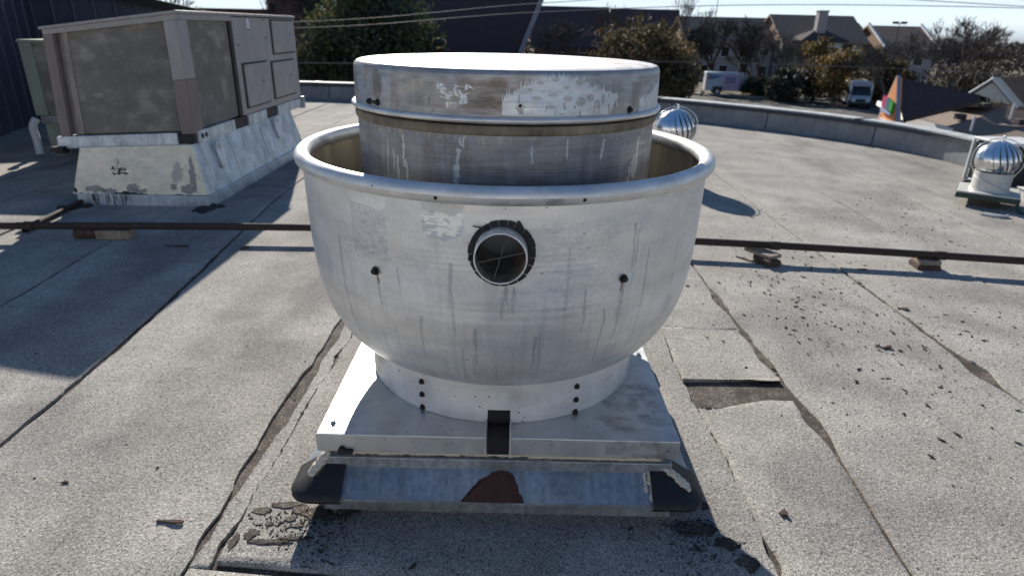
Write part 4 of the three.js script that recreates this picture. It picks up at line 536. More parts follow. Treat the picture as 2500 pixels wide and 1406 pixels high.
{
  const t = turbine('silver spinning turbine vent on the roof behind the exhaust fan bowl', [1.48, 0.475, -4.0], 0.175, 0.13, 0.2, 0.05);
  mesh('base_flange', box(-0.22, 0.22, 0.004, 0.052, -0.22, 0.22, 0.01), M.galv, t);
  const s = turbine('silver turbine vent on a white neck and green sheet metal base', [3.96, 0.372, -3.32], 0.158, 0.135, 0.2, 0.125);
  const green = mat({ map: paintTex(44, 66, 58, 40, 255), roughness: 0.6 });
  const bp = mesh('base_plate', box(-0.21, 0.21, 0.11, 0.124, -0.21, 0.21, 0.004), turbineWhite, s);
  mesh('plate_edge', [box(-0.216, 0.216, 0.07, 0.1095, 0.2, 0.216, 0.003), box(-0.216, -0.2, 0.07, 0.1095, -0.216, 0.1995, 0.003), box(0.2, 0.216, 0.07, 0.1095, -0.216, 0.1995, 0.003)], green, bp);
  mesh('pedestal', lathe([[0.1, 0.004], [0.105, 0.06], [0.12, 0.109]], 24), mat({ map: paintTex(96, 84, 80, 60, 257), roughness: 0.9 }), s);
  mesh('corner_strap', curve([[0.2, 0.09, 0.2], [0.21, 0.05, 0.21], [0.23, 0.02, 0.23], [0.28, 0.01, 0.27]], 0.014, 14, 6), green, s);
  s.rotation.y = -0.62; 
}
{
  const c = thing('condenser_unit', 'white topped air conditioning condenser with dark louvred sides by the parapet', 'air conditioner');
  const x0 = 4.36, x1 = 4.78, z0 = -4.22, z1 = -3.8, R = mat({ color: lin(0.03, 0.03, 0.032), roughness: 0.7 });
  mesh('core', plain(x0 + 0.02, x1 - 0.02, 0.05, 0.40, z0 + 0.02, z1 - 0.02), R, c);
  const wm = mat({ map: paintTex(206, 206, 204, 14, 261), roughness: 0.5 });
  mesh('lid', box(x0 - 0.01, x1 + 0.01, 0.405, 0.43, z0 - 0.01, z1 + 0.01, 0.008), wm, c);
  for (const [x, z] of [[x0, z1], [x1, z1], [x0, z0], [x1, z0]]) mesh('corner_post', box(x - 0.012, x + 0.012, 0.03, 0.4045, z - 0.012, z + 0.012), wm, c);
  for (let k = 0; k < 15; k++) { const y = 0.065 + k * 0.0222; mesh('louvre', [box(x0 + 0.012, x1 - 0.012, y, y + 0.007, z1 - 0.018, z1 - 0.004, 0.002), box(x0 + 0.004, x0 + 0.018, y, y + 0.007, z0 + 0.012, z1 - 0.019, 0.002)], mat({ color: lin(0.10, 0.10, 0.10), roughness: 0.6 }), c); }
  mesh('base_pan', box(x0, x1, 0.008, 0.05, z0, z1), M.galv, c);
  single('electrical_box', [box(4.36, 4.56, 0.008, 0.1, -3.52, -3.36), box(4.35, 4.57, 0.1, 0.112, -3.53, -3.35)], wm, 'small white box on the roof behind the green based turbine vent', 'box');
  single('hose', curve([[4.36, 0.03, -4.1], [4.26, 0.022, -4.08], [4.2, 0.022, -3.98], [4.25, 0.022, -3.86], [4.36, 0.03, -3.84]], 0.012, 30, 8), M.black, 'black hose looping out of the condenser unit onto the roof', 'hose');
  single('white_scrap', curve([[3.66, 0.02, -2.93], [3.72, 0.02, -2.87], [3.80, 0.02, -2.86], [3.84, 0.021, -2.88]], 0.011, 16, 8), wm, 'short white plastic strip on the roof below the green based turbine vent', 'scrap');
}
{ // litter: loose flakes of bark, leaves and grit
  const R = rng(401), flake = (() => { const g = new THREE.IcosahedronGeometry(1, 0); const p = g.attributes.position; const h = {}; for (let i = 0; i < p.count; i++) { const k = [p.getX(i), p.getY(i), p.getZ(i)].map((v) => v.toFixed(2)).join(); h[k] ??= 0.6 + R() * 0.7; p.setXYZ(i, p.getX(i) * h[k], p.getY(i) * h[k], p.getZ(i) * h[k]); } g.computeVertexNormals(); return g; })();
  const N = 4200, im = new THREE.InstancedMesh(flake, M.litter, N); im.name = 'leaf_litter'; im.userData = { kind: 'stuff', label: 'dark leaf and bark litter scattered on the roof', category: 'litter' }; im.castShadow = im.receiveShadow = true;
  const m = new THREE.Matrix4(), q = new THREE.Quaternion(), C = [[1.62, -0.75, 0.5, 0.6, 420], [2.2, -1.2, 0.5, 0.6, 300], [2.4, -2.2, 0.7, 0.9, 260], [3.0, -2.8, 0.7, 0.5, 150], [1.5, -1.5, 0.35, 0.3, 90], [1.9, -0.1, 0.5, 0.6, 70], [-1.2, 0.2, 0.6, 0.6, 30], [3.4, -3.1, 0.4, 0.25, 90], [-0.47, 0.50, 0.06, 0.035, 480], [-0.56, 0.56, 0.09, 0.06, 200], [0.53, 0.52, 0.05, 0.04, 380], [0.57, 0.6, 0.07, 0.06, 170], [0.2, 0.0, 3, 3, 140]]; let i = 0;
  const ga = () => (R() + R() + R() - 1.5) * 1.3;
  for (const [cx, cz, sx, sz, n] of C) for (let k = 0; k < n && i < N; k++) { let x = cx + ga() * sx, z = cz + ga() * sz; if (Math.abs(x) < 0.56 && Math.abs(z) < 0.5) { z = 0.5 + R() * 0.2; } const s = sx < 0.1 ? 0.0012 + 0.0035 * R() * R() : 0.0022 + 0.0065 * Math.pow(R(), 4), el = 1 + R() * 1.4, a = R() * TAU; q.setFromEuler(new THREE.Euler((R() - 0.5) * 0.4, a, (R() - 0.5) * 0.4)); m.compose(V3(x, (Math.abs(x) < 0.7 && Math.abs(z) < 0.75 ? 0.0165 : 0.0098) + s * 0.2, z), q, V3(s * el, s * 0.4, s * 0.8)); im.setMatrixAt(i++, m); }
  im.count = i; scene.add(im);
  const chipG = (L, W, H, s) => { const r = rng(s), g = new THREE.BoxGeometry(L, Math.min(H, W * 0.6), W, 6, 1, 2), p = g.attributes.position; for (let k = 0; k < p.count; k++) { const t = p.getX(k) / L; p.setXYZ(k, p.getX(k), p.getY(k) + 0.2 * H * Math.sin(t * 5), p.getZ(k) * (0.6 + 0.5 * Math.abs(Math.sin(t * 4 + 1)) + t * 0.5) + 0.1 * W * Math.sin(t * 9)); } g.computeVertexNormals(); return g; };
  const chip = (x, z, L, W, a, label, cat) => { const o = single(cat === 'stick' ? 'twig' : 'bark_chip', chipG(L, W, 0.010, Math.floor(L * 999)), M.woodDark, label, cat); o.position.set(x, 0.0132, z); o.rotation.y = a; };
  chip(-0.895, 0.545, 0.075, 0.009, -0.1, 'long brown wood splinter on the sunlit roof beside the fan', 'stick');
  chip(-2.015, -1.75, 0.14, 0.018, 0, 'dark straight stick lying in the air conditioner shadow', 'stick');
  chip(2.0, -1.04, 0.05, 0.022, -0.3, 'largest dark bark flake on the sheet beyond the open seam', 'bark');
  chip(1.69, -0.61, 0.045, 0.013, 0.3, 'curled black bark flake among the fine litter', 'bark');
  chip(0.82, 0.46, 0.022, 0.018, 0.2, 'small black bark lump beside the roof curb shadow', 'bark');
  chip(2.08, -1.61, 0.05, 0.016, -0.3, 'brown bark strip in front of the square stack of blocks', 'bark');
  chip(-1.6, -1.75, 0.05, 0.02, 0.6, 'brown bark scrap beside the long roof seam', 'bark');
}
// corner points of the low building next door (metres)
const NB = { A: [20.1, -0.72, -33.7], R: [24.4, -1.5, -33.1], V: [23.9, -1.82, -32.8], C: [20.35, -2.72, -32.5], E0: [25.2, -2.9, -44.2], E1: [21.6, -2.82, -34.0], E2: [21.97, -2.95, -30.88], E3: [31, -3.3, -25.6], E4: [23.6, -3.5, -25.0], T0: [25.6, -2.1, -38.5], T1: [23.95, -1.88, -33.0], T2: [26.1, -1.95, -33.3], T3: [34, -1.9, -33.6], P: [24.7, -0.58, -33], Q: [23.93, -1.38, -33.4], S: [26.13, -1.96, -32.6],
  vents: [[23.09, -2.6, -32.3], [24.71, -2.1, -33.0], [23.0, -2.3, -27.99]], pipes: [[22.09, -2.75, -29.78], [23.49, -2.1, -29.36]], G: { x: 20, z: -33.5, dx: 0, dz: 0.95, top: -0.74 } };

// ---------------------------------------------------------------- ground, street, buildings and trees beyond the roof
const GY = -5.7;
const soilTex = dataTex(512, 512, (i, j) => { const l = fbm(i / 64, j / 64, 501, 5, 8, 8), s = fbm(i / 10, j / 10, 505, 3, 51, 51), v = 0.75 + (l - 0.5) * 0.7 + (s - 0.5) * 0.5; return l > 0.52 ? [126 * v, 112 * v, 84 * v] : [96 * v, 92 * v, 66 * v]; });
const asphTex = dataTex(512, 512, (i, j) => { const l = fbm(i / 64, j / 64, 511, 5, 8, 8), v = 66 + (l - 0.5) * 40 + (hash(i, j, 7) - 0.5) * 22; return [v * 1.02, v, v * 0.98]; });
{
  const g = metreUV(new THREE.PlaneGeometry(900, 900, 1, 1).rotateX(-Math.PI / 2).translate(0, GY, -200), 1 / 9);
  structure('ground', g, mat({ map: soilTex, roughness: 1 }));
  const lot = structure('parking_lot', slab([[-40, GY + 0.04, -14], [60, GY + 0.04, -14], [60, GY + 0.04, -70], [26.5, GY + 0.04, -74], [22, GY + 0.04, -78], [-40, GY + 0.04, -78]], 0.1), mat({ map: asphTex, roughness: 0.95 }));
  lot.geometry = metreUV(lot.geometry, 1 / 6);
  const white = mat({ color: lin(0.55, 0.55, 0.53), roughness: 0.9 });
  for (let k = 0; k < 9; k++) { const x = 21 + k * 2.75; mesh('stall_line', slab([[x, GY + 0.048, -63], [x + 0.14, GY + 0.048, -63], [x - 1.3 + 0.14, GY + 0.048, -68.6], [x - 1.3, GY + 0.048, -68.6]], 0.006), white, lot); }
  mesh('kerb', slab([[14, GY + 0.17, -79], [22, GY + 0.17, -78.1], [27, GY + 0.17, -74.2], [60, GY + 0.17, -70.2], [60, GY + 0.17, -70.5], [27, GY + 0.17, -74.5], [22, GY + 0.17, -78.4], [14, GY + 0.17, -79.3]], 0.16), mat({ color: lin(0.3, 0.29, 0.27), roughness: 0.95 }), lot);
}
// --- buildings
const brownRoof = mat({ map: paintTex(150, 124, 104, 40, 521), roughness: 0.95 }), darkRoof = mat({ map: paintTex(66, 58, 62, 40, 523), roughness: 0.95 }), brick = mat({ map: paintTex(104, 76, 66, 40, 525), roughness: 0.95 }), siding = mat({ map: paintTex(168, 160, 158, 24, 527), roughness: 0.9 }), whiteTrim = mat({ color: lin(0.72, 0.71, 0.69), roughness: 0.7 }), paneDark = mat({ color: lin(0.02, 0.022, 0.026), roughness: 0.15, metalness: 0.1 });
function win(parent, x, y, z, w, h, m = paneDark, fr = whiteTrim) { const o = mesh('window', plain(x - w / 2, x + w / 2, y - h / 2, y + h / 2, z - 0.12, z + 0.05), fr, parent); mesh('pane', plain(x - w / 2 + 0.1, x + w / 2 - 0.1, y - h / 2 + 0.1, y + h / 2 - 0.1, z, z + 0.075), m, o); return o; }
function apartment(label, x0, x1, z, eave, ridge, { depth = 12, wins = [], wallM = siding, roofM = brownRoof } = {}) {
  const b = thing('apartment_building', label, 'building', 'apartment blocks beyond the trees');
  mesh('wall', plain(x0, x1, GY, eave, z - depth, z), wallM, b);
  const r = mesh('roof', [slab([[x0 - 0.5, eave - 0.2, z + 0.7], [x1 + 0.5, eave - 0.2, z + 0.7], [x1 + 0.5, ridge, z - depth / 2], [x0 - 0.5, ridge, z - depth / 2]], 0.25), slab([[x0 - 0.5, eave - 0.2, z - depth - 0.7], [x1 + 0.5, eave - 0.2, z - depth - 0.7], [x1 + 0.5, ridge, z - depth / 2], [x0 - 0.5, ridge, z - depth / 2]], 0.25)], roofM, b);
  for (const x of [x0 - 0.1, x1 - 0.1]) mesh('gable', slab([[x, eave - 0.2, z], [x, ridge - 0.3, z - depth / 2], [x, eave - 0.2, z - depth]], [0.2, 0, 0]), roofM, b);
  for (const [x, y, w, h] of wins) win(b, x, y, z, w, h);
  return [b, r];
}
{
  const [b1, r1] = apartment('apartment block with white chimney and white bay with a round window', 39.5, 51.5, -100, 0.5, 4.0, { wins: [[49.2, -1.2, 1.6, 2.6], [41, -1.4, 1.6, 1.8], [49.2, -4.0, 1.6, 1.8]] });
  mesh('chimney', [plain(43.2, 44.5, 0.4, 4.3, -99, -97.9), plain(43.1, 44.6, 4.3, 4.45, -99.1, -97.8)], siding, r1);
  const bay = mesh('bay', plain(43.6, 46.9, GY, 0.6, -99.9, -97.2), mat({ map: paintTex(212, 208, 210, 14, 531), roughness: 0.9 }), b1);
  mesh('bay_roof', [slab([[40.8, 0.45, -96.6], [47.6, 0.45, -96.6], [44.0, 2.2, -98.9]], 0.2), slab([[47.6, 0.45, -96.6], [48.4, 0.6, -100.4], [44.0, 2.2, -98.9]], 0.2), slab([[40.8, 0.45, -96.6], [40.4, 0.6, -100.4], [44.0, 2.2, -98.9]], 0.2)], darkRoof, bay);
  mesh('round_window', new THREE.CylinderGeometry(0.72, 0.72, 0.2, 24).rotateX(Math.PI / 2).translate(45.9, -1.15, -97.15), paneDark, bay);
  mesh('bay_vent', plain(45.3, 45.9, -0.1, 0.1, -97.25, -97.12), darkRoof, bay);
  apartment('apartment block with lower roof set between two taller roofs', 52.2, 54.5, -104, 0.3, 3.1);
  const [b3, r3] = apartment('apartment block with white rake boards at both roof ends', 54.4, 61.6, -99, -0.4, 2.7, { wins: [[56.5, -2, 1.5, 1.6], [59.5, -2, 1.5, 1.6]] });
  for (const x of [53.95, 62.0]) mesh('rake_board', slab([[x, -0.75, -98.2], [x, 2.75, -104.9], [x, 3.1, -104.9], [x, -0.4, -98.2]], [0.3, 0, 0]), whiteTrim, r3);
  apartment('apartment block with rows of dark windows behind bare oak trees', 26, 39.2, -103, 0.2, 3.5, { wins: [[29, -1.5, 1.4, 1.6], [32, -1.5, 1.4, 1.6], [35, -1.3, 1.8, 1.8], [38, -1.2, 1.5, 1.6], [29, -4.2, 1.4, 1.6], [32, -4.2, 1.4, 1.6], [35, -4.2, 1.4, 1.6], [38, -4.2, 1.4, 1.6]] });
  apartment('long apartment block with dark roof behind the round brown oak', 3, 16.5, -122, -1.5, 5.1, { wins: [[8, -2, 1.5, 1.6], [12, -2, 1.5, 1.6]], wallM: brick, roofM: darkRoof });
  apartment('apartment block with roof end showing beside a tall bare tree', 18, 30, -124, -1.5, 5.0, { wins: [[21, -2, 1.5, 1.6], [26, -2, 1.5, 1.6]], wallM: brick, roofM: darkRoof });
}
{
  const c = thing('steep_roofed_building', 'dark building with a huge steep roof and pale slanting rake board', 'building');
  const P = (x, y) => [x, y, -74 - (y + 4.2) * 0.35];
  mesh('roof', slab([P(-22, -4.2), P(-1.0, -4.2), P(2.15, 3.7), P(4.2, 9), P(-18, 9)], [0, -0.1, -0.5]), darkRoof, c);
  mesh('rake_board', slab([P(-1.0, -4.2), P(-0.45, -4.2), P(2.6, 3.45), P(4.75, 9), P(4.2, 9), P(2.15, 3.7)], [0, 0.05, 0.25]), mat({ map: paintTex(150, 142, 146, 20, 541), roughness: 0.9 }), c);
  mesh('wall', plain(-21, -1.6, GY, -4.3, -78, -75), brick, c);
  mesh('gable_wall', slab([[-1.2, GY, -75.5], [-1.2, -4.2, -75.2], [3.6, 8.6, -79.6], [-1.2, 8.6, -92], [-1.2, GY, -92]], [-0.4, 0, 0]), brick, c);
  const b = thing('brick_building', 'dark brick building with a stepped flat top beyond the evergreen tree', 'building');
  mesh('wall', plain(-43, -20, GY, 2.5, -96, -85), brick, b); mesh('upper_wall', plain(-31.7, -20, 2.5, 6, -96, -86), brick, b); mesh('coping', plain(-43.2, -31.7, 2.5, 2.7, -96, -84.9), darkRoof, b);
  const a = thing('brick_annex', 'low brick annex with a row of white windows above a hedge', 'building');
  mesh('wall', plain(-33, -18, GY, -2.9, -84.9, -82), brick, a); mesh('roof', slab([[-33.5, -2.9, -81.5], [-17.5, -2.9, -81.5], [-17.5, -1.9, -84.9], [-33.5, -1.9, -84.9]], 0.2), darkRoof, a);
  for (const x of [-26.25, -25.5, -24.1, -23.4, -22.7]) win(a, x, -3.95, -82, 0.52, 1.4, mat({ color: lin(0.5, 0.52, 0.55), roughness: 0.5 }));
}
{ // brown-roofed low building next door with a painted gable and a white-trimmed gable
  const n = thing('neighbour_building', 'low brown shingle roofed building with white trimmed gable beyond the parapet', 'building');
  const roofBrown = mat({ map: paintTex(122, 108, 98, 30, 551), roughness: 0.95 }), trim = whiteTrim;
  const s = (pts, m, name, d = 0.2) => mesh(name, slab(pts, d), m, n);
  // left slope rising to the right, with eaves along its outer edge
  s([NB.E0, NB.E1, NB.E2, NB.T2, NB.T1, NB.T0], roofBrown, 'roof_slope');
  s([NB.E2, NB.E4, NB.E3, NB.T3, NB.T2], roofBrown, 'roof_slope');
  for (const [a, b] of [[NB.E0, NB.E1], [NB.E1, NB.E2]]) mesh('eave_board', slab([a, b, [b[0] - 0.05, b[1] - 0.3, b[2]], [a[0] - 0.05, a[1] - 0.3, a[2]]], [-0.12, 0.02, 0.05]), trim, n);
  mesh('wall', slab([[NB.E0[0] + 0.6, GY, NB.E0[2]], [NB.E2[0] + 0.6, GY, NB.E2[2]], [NB.E2[0] + 0.6, NB.E2[1] - 0.2, NB.E2[2]], [NB.E0[0] + 0.6, NB.E0[1] - 0.2, NB.E0[2]]], [0.3, 0, 0]), siding, n);
  // white gable above
  const g = mesh('gable', slab([NB.Q, NB.S, NB.P], [0.3, 0, 0.1]), mat({ map: paintTex(206, 206, 196, 10, 553), roughness: 0.8 }), n);
  mesh('gable_trim', [slab([NB.P, NB.Q, [NB.Q[0] - 0.05, NB.Q[1] - 0.12, NB.Q[2]], [NB.P[0] - 0.05, NB.P[1] - 0.12, NB.P[2]]], [-0.02, 0, 0.07]), slab([NB.P, NB.S, [NB.S[0] - 0.05, NB.S[1] - 0.12, NB.S[2]], [NB.P[0] - 0.05, NB.P[1] - 0.12, NB.P[2]]], [-0.02, 0, 0.07])], trim, g);
  s([NB.P, NB.S, [NB.S[0] + 14, NB.S[1], NB.S[2] + 3], [NB.P[0] + 14, NB.P[1], NB.P[2] + 3]], roofBrown, 'gable_roof'); s([NB.P, NB.Q, [NB.Q[0] + 14, NB.Q[1], NB.Q[2] + 3], [NB.P[0] + 14, NB.P[1], NB.P[2] + 3]], roofBrown, 'gable_roof');
  for (const v of NB.vents) mesh('roof_vent', box(v[0] - 0.22, v[0] + 0.22, v[1] - 0.05, v[1] + 0.22, v[2] - 0.22, v[2] + 0.22, 0.05), darkRoof, n);
  for (const v of NB.pipes) mesh('vent_pipe', new THREE.CylinderGeometry(0.05, 0.05, 0.7, 12).translate(v[0], v[1] + 0.2, v[2]), trim, n);
  // painted sign gable
  const k = thing('sign_gable', 'orange pointed gable with coloured letters and a roof in painted shade behind it', 'sign');
  const orange = mat({ map: paintTex(226, 148, 96, 16, 555), roughness: 0.8 });
  const G = NB.G, fx = (u, y) => [G.x + u * G.dx, y, G.z + u * G.dz];            // u across the face, -1..1
  const face = mesh('face', slab([fx(-1, -4.6), fx(1, -4.6), fx(1, -3.15), fx(0.06, G.top), fx(-0.06, G.top), fx(-1, -3.15)], [0.25, 0, 0.05]), orange, k);
  mesh('rake_trim', [slab([fx(1, -3.2), fx(0.04, G.top), fx(0.04, G.top + 0.12), fx(1.08, -3.15)], [0.16, 0, 0.04])], mat({ color: lin(0.26, 0.27, 0.36), roughness: 0.8 }), k);
  mesh('rake_trim', [slab([fx(-1, -3.2), fx(-0.04, G.top), fx(-0.04, G.top + 0.1), fx(-1.06, -3.15)], [0.16, 0, 0.04])], trim, k);
  const q = (u0, u1, y0, y1, c, name) => mesh(name, slab([fx(u0, y0), fx(u1, y0 - 0.12), fx(u1, y1 - 0.12), fx(u0, y1)], [-0.14, 0, 0]), mat({ color: lin(...c), roughness: 0.6 }), face);
  q(-0.62, -0.2, -2.25, -1.7, [0.5, 0.03, 0.14], 'letter'); q(-0.19, 0.16, -2.32, -1.78, [0.02, 0.16, 0.22], 'letter'); q(0.17, 0.5, -2.42, -1.86, [0.03, 0.30, 0.04], 'letter'); q(-0.64, 0.42, -2.5, -2.3, [0.36, 0.4, 0.6], 'letter_base'); q(-0.5, 0.5, -3.4, -2.85, [0.8, 0.78, 0.7], 'white_panel');
  mesh('roof', slab([NB.A, NB.R, NB.V, NB.C], 0.2), darkRoof, k);  // darker roof colour paints in the shade on this camera-facing slope
}
// --- utility wires
for (const [pts, label] of [
  [[[-60, 0.6, -30], [-9.7, 1.05, -28], [0.8, 1.9, -28], [13, 2.45, -28], [60, 2.1, -28]], 'thick power line crossing in front of the evergreen tree'],
  [[[-60, 1.0, -31], [-9.7, 1.3, -28.2], [0.8, 2.25, -28.2], [13, 3.1, -28.2], [60, 3.4, -28.2]], 'thin power line just above the thick one'],
  [[[-40, 2.5, -27], [6, 3.1, -28.5], [18, 2.72, -28.5], [21.5, 2.6, -28.5], [60, 1.6, -28.5]], 'highest power line crossing the clear sky'],
  [[[-60, -0.7, -28], [-9.6, -0.38, -28], [6.5, 0.02, -28], [13.4, 0.0, -28], [18.8, -0.1, -28], [60, -1.6, -28]], 'lowest power line crossing above the parked bus']]) single('utility_wire', curve(pts, 0.017, 120, 5), mat({ color: lin(0.17, 0.16, 0.155), roughness: 0.7 }), label, 'wire', 'power lines');
for (const [x, z, h] of [[25.6, -88, 11.4], [46.2, -82, 8.4]]) { const l = thing('light_pole', h > 11 ? 'slender light pole above the dark oak' : 'slender light pole above the white raked apartment roof', 'light pole', 'light poles'); mesh('pole', rod([x, GY, z], [x, GY + h, z], 0.04, 8), darkRoof, l); mesh('lamp_head', [plain(x - 0.8, x - 0.2, GY + h, GY + h + 0.2, z - 0.2, z + 0.2), plain(x + 0.2, x + 0.8, GY + h, GY + h + 0.2, z - 0.2, z + 0.2), plain(x - 0.8, x + 0.8, GY + h - 0.08, GY + h - 0.001, z - 0.05, z + 0.05)], darkRoof, l); }
// --- vehicles
{
  const b = thing('shuttle_bus', 'white shuttle bus parked facing the building on the car park', 'bus', null, [36.0, GY + 0.04, -66.5]);
  const white = mat({ map: paintTex(220, 222, 218, 8, 561), roughness: 0.35 }), W = 2.3, L = 5.6, H = 2.85;
  const sh = new THREE.Shape(); sh.moveTo(-W / 2, 0.55); sh.lineTo(W / 2, 0.55); sh.lineTo(W / 2, 2.3); sh.quadraticCurveTo(W / 2, H, W / 2 - 0.45, H); sh.lineTo(-W / 2 + 0.45, H); sh.quadraticCurveTo(-W / 2, H, -W / 2, 2.3); sh.closePath();
  mesh('body', new THREE.ExtrudeGeometry(sh, { depth: L, bevelEnabled: true, bevelSize: 0.06, bevelThickness: 0.1, bevelSegments: 3, curveSegments: 8 }).translate(0, 0, -L), white, b);
  mesh('hood', [box(-0.95, 0.95, 0.6, 1.25, 0.05, 1.15, 0.15), box(-0.85, 0.85, 1.1, 1.4, 0.05, 0.75, 0.12)], mat({ color: lin(0.3, 0.42, 0.5), roughness: 0.35 }), b);
  mesh('windshield', slab([[-0.98, 1.42, 0.62], [0.98, 1.42, 0.62], [0.9, 2.3, 0.14], [-0.9, 2.3, 0.14]], [0, -0.05, -0.05]), paneDark, b);
  mesh('destination_cap', box(-1.0, 1.0, 2.3, 2.82, -0.05, 0.3, 0.18), mat({ color: lin(0.35, 0.38, 0.5), roughness: 0.35 }), b);
  for (const sx of [-1, 1]) { for (let k = 0; k < 4; k++) mesh('window', box(sx * 1.21 - 0.02, sx * 1.21 + 0.02, 1.5, 2.2, -1.35 - k * 1.25, -0.25 - k * 1.25, 0.02), paneDark, b); mesh('headlight', box(sx * 0.72 - 0.18, sx * 0.72 + 0.18, 0.85, 1.08, 1.1, 1.19, 0.04), whiteTrim, b); mesh('mirror', box(sx * 1.28 - 0.12, sx * 1.28 + 0.12, 1.5, 1.95, 0.4, 0.5, 0.04), M.black, b); for (const z of [0.55, -4.1]) { const w = mesh('wheel', new THREE.CylinderGeometry(0.42, 0.42, 0.28, 20).rotateZ(Math.PI / 2).translate(sx * 0.98, 0.42, z), M.black, b); mesh('rim', new THREE.CylinderGeometry(0.2, 0.2, 0.3, 14).rotateZ(Math.PI / 2).translate(sx * 0.98, 0.42, z), whiteTrim, w); } }
  mesh('bumper', box(-1.05, 1.05, 0.42, 0.66, 1.0, 1.25, 0.06), M.black, b); mesh('grille', box(-0.5, 0.5, 0.72, 1.02, 1.14, 1.18, 0.02), M.black, b);
  b.rotation.y = -0.32; b.scale.setScalar(0.9); b.position.x = 35.3;
  const t = thing('cargo_trailer', 'pale printed enclosed trailer parked on the verge under the oaks', 'trailer', null, [24.6, GY + 0.05, -78]);
  const print = canvasTex(512, 256, (g, w, h) => { const R = rng(571); g.fillStyle = 'rgb(176,192,196)'; g.fillRect(0, 0, w, h); g.fillStyle = 'rgb(92,120,168)'; g.beginPath(); g.moveTo(30, 30); g.lineTo(250, 44); g.quadraticCurveTo(160, 100, 30, 112); g.fill(); g.fillStyle = 'rgb(186,162,184)'; g.beginPath(); g.moveTo(240, 30); g.lineTo(512, 30); g.lineTo(512, 256); g.lineTo(220, 256); g.quadraticCurveTo(300, 140, 240, 30); g.fill(); g.fillStyle = 'rgb(74,96,142)'; for (let i = 0; i < 10; i++) g.fillRect(300 + (i % 5) * 30 + R() * 6, 60 + Math.floor(i / 5) * 46 + R() * 8, 22, 34); });
  const bodyG = uvFit(box(-2.15, 1.75, 0.5, 2.55, -1.0, 1.0, 0.06), -2.15, 1.75, 0.5, 2.55); mesh('body', bodyG, mat({ map: print, roughness: 0.5 }), t);
  mesh('nose', slab([[1.76, 0.5, 1.0], [2.35, 0.55, 0.0], [2.3, 2.5, 0.0], [1.76, 2.54, 1.0]], [0, 0, -0.6]), mat({ color: lin(0.45, 0.52, 0.62), roughness: 0.4 }), t);
  mesh('tongue', rod([1.7, 0.5, 0], [3.1, 0.48, 0], 0.07), M.black, t); mesh('jack', rod([2.6, 0.0, 0], [2.6, 0.9, 0], 0.05), M.black, t); mesh('fender', box(-1.25, -0.15, 0.45, 0.98, 0.98, 1.12, 0.1), M.copingEdge, t);
  for (const sz of [-1, 1]) { const w = mesh('wheel', new THREE.CylinderGeometry(0.42, 0.42, 0.25, 20).rotateX(Math.PI / 2).translate(-0.7, 0.42, sz * 1.05), M.black, t); mesh('rim', new THREE.CylinderGeometry(0.2, 0.2, 0.27, 14).rotateX(Math.PI / 2).translate(-0.7, 0.42, sz * 1.05), whiteTrim, w); }
  t.rotation.y = -0.12;
}
// --- trees
const barkMat = mat({ map: paintTex(78, 70, 66, 40, 581), roughness: 1 });
function taper(a, b, r0, r1, rad = 5) { const d = b.clone().sub(a), g = new THREE.CylinderGeometry(r1, r0, d.length(), rad, 1, true); g.applyQuaternion(new THREE.Quaternion().setFromUnitVectors(V3(0, 1, 0), d.clone().normalize())); return g.translate((a.x + b.x) / 2, (a.y + b.y) / 2, (a.z + b.z) / 2); }
class Tris { constructor() { this.p = []; this.c = []; } seg(a, b, r0, r1) { // three-sided twig
    const d = b.clone().sub(a).normalize(), u = V3().crossVectors(d, Math.abs(d.y) < 0.9 ? V3(0, 1, 0) : V3(1, 0, 0)).normalize(), w = V3().crossVectors(d, u); const A = [], B = []; for (let k = 0; k < 3; k++) { const c = Math.cos(k * TAU / 3), s = Math.sin(k * TAU / 3); A.push(a.clone().addScaledVector(u, c * r0).addScaledVector(w, s * r0)); B.push(b.clone().addScaledVector(u, c * r1).addScaledVector(w, s * r1)); } for (let k = 0; k < 3; k++) { const n = (k + 1) % 3; for (const v of [A[k], B[k], B[n], A[k], B[n], A[n]]) this.p.push(v.x, v.y, v.z); } }
  leaf(x, y, z, s, R, c) { const a = R() * TAU, b = R() * TAU, q = new THREE.Quaternion().setFromEuler(new THREE.Euler(a, b, R() * TAU)); const P = [[-s, 0, 0], [0, s * 0.55, s * 0.12], [s, 0, 0], [-s, 0, 0], [s, 0, 0], [0, -s * 0.55, s * 0.12]]; for (const p of P) { const v = V3(...p).applyQuaternion(q); this.p.push(x + v.x, y + v.y, z + v.z); this.c.push(...c); } }
  geo() { const g = new THREE.BufferGeometry(); g.setAttribute('position', new THREE.Float32BufferAttribute(this.p, 3)); if (this.c.length) g.setAttribute('color', new THREE.Float32BufferAttribute(this.c, 3)); g.computeVertexNormals(); return g; } }
const leafMat = new THREE.MeshPhysicalMaterial({ vertexColors: true, roughness: 0.9, transmission: 0.3, thickness: 0, side: THREE.DoubleSide });
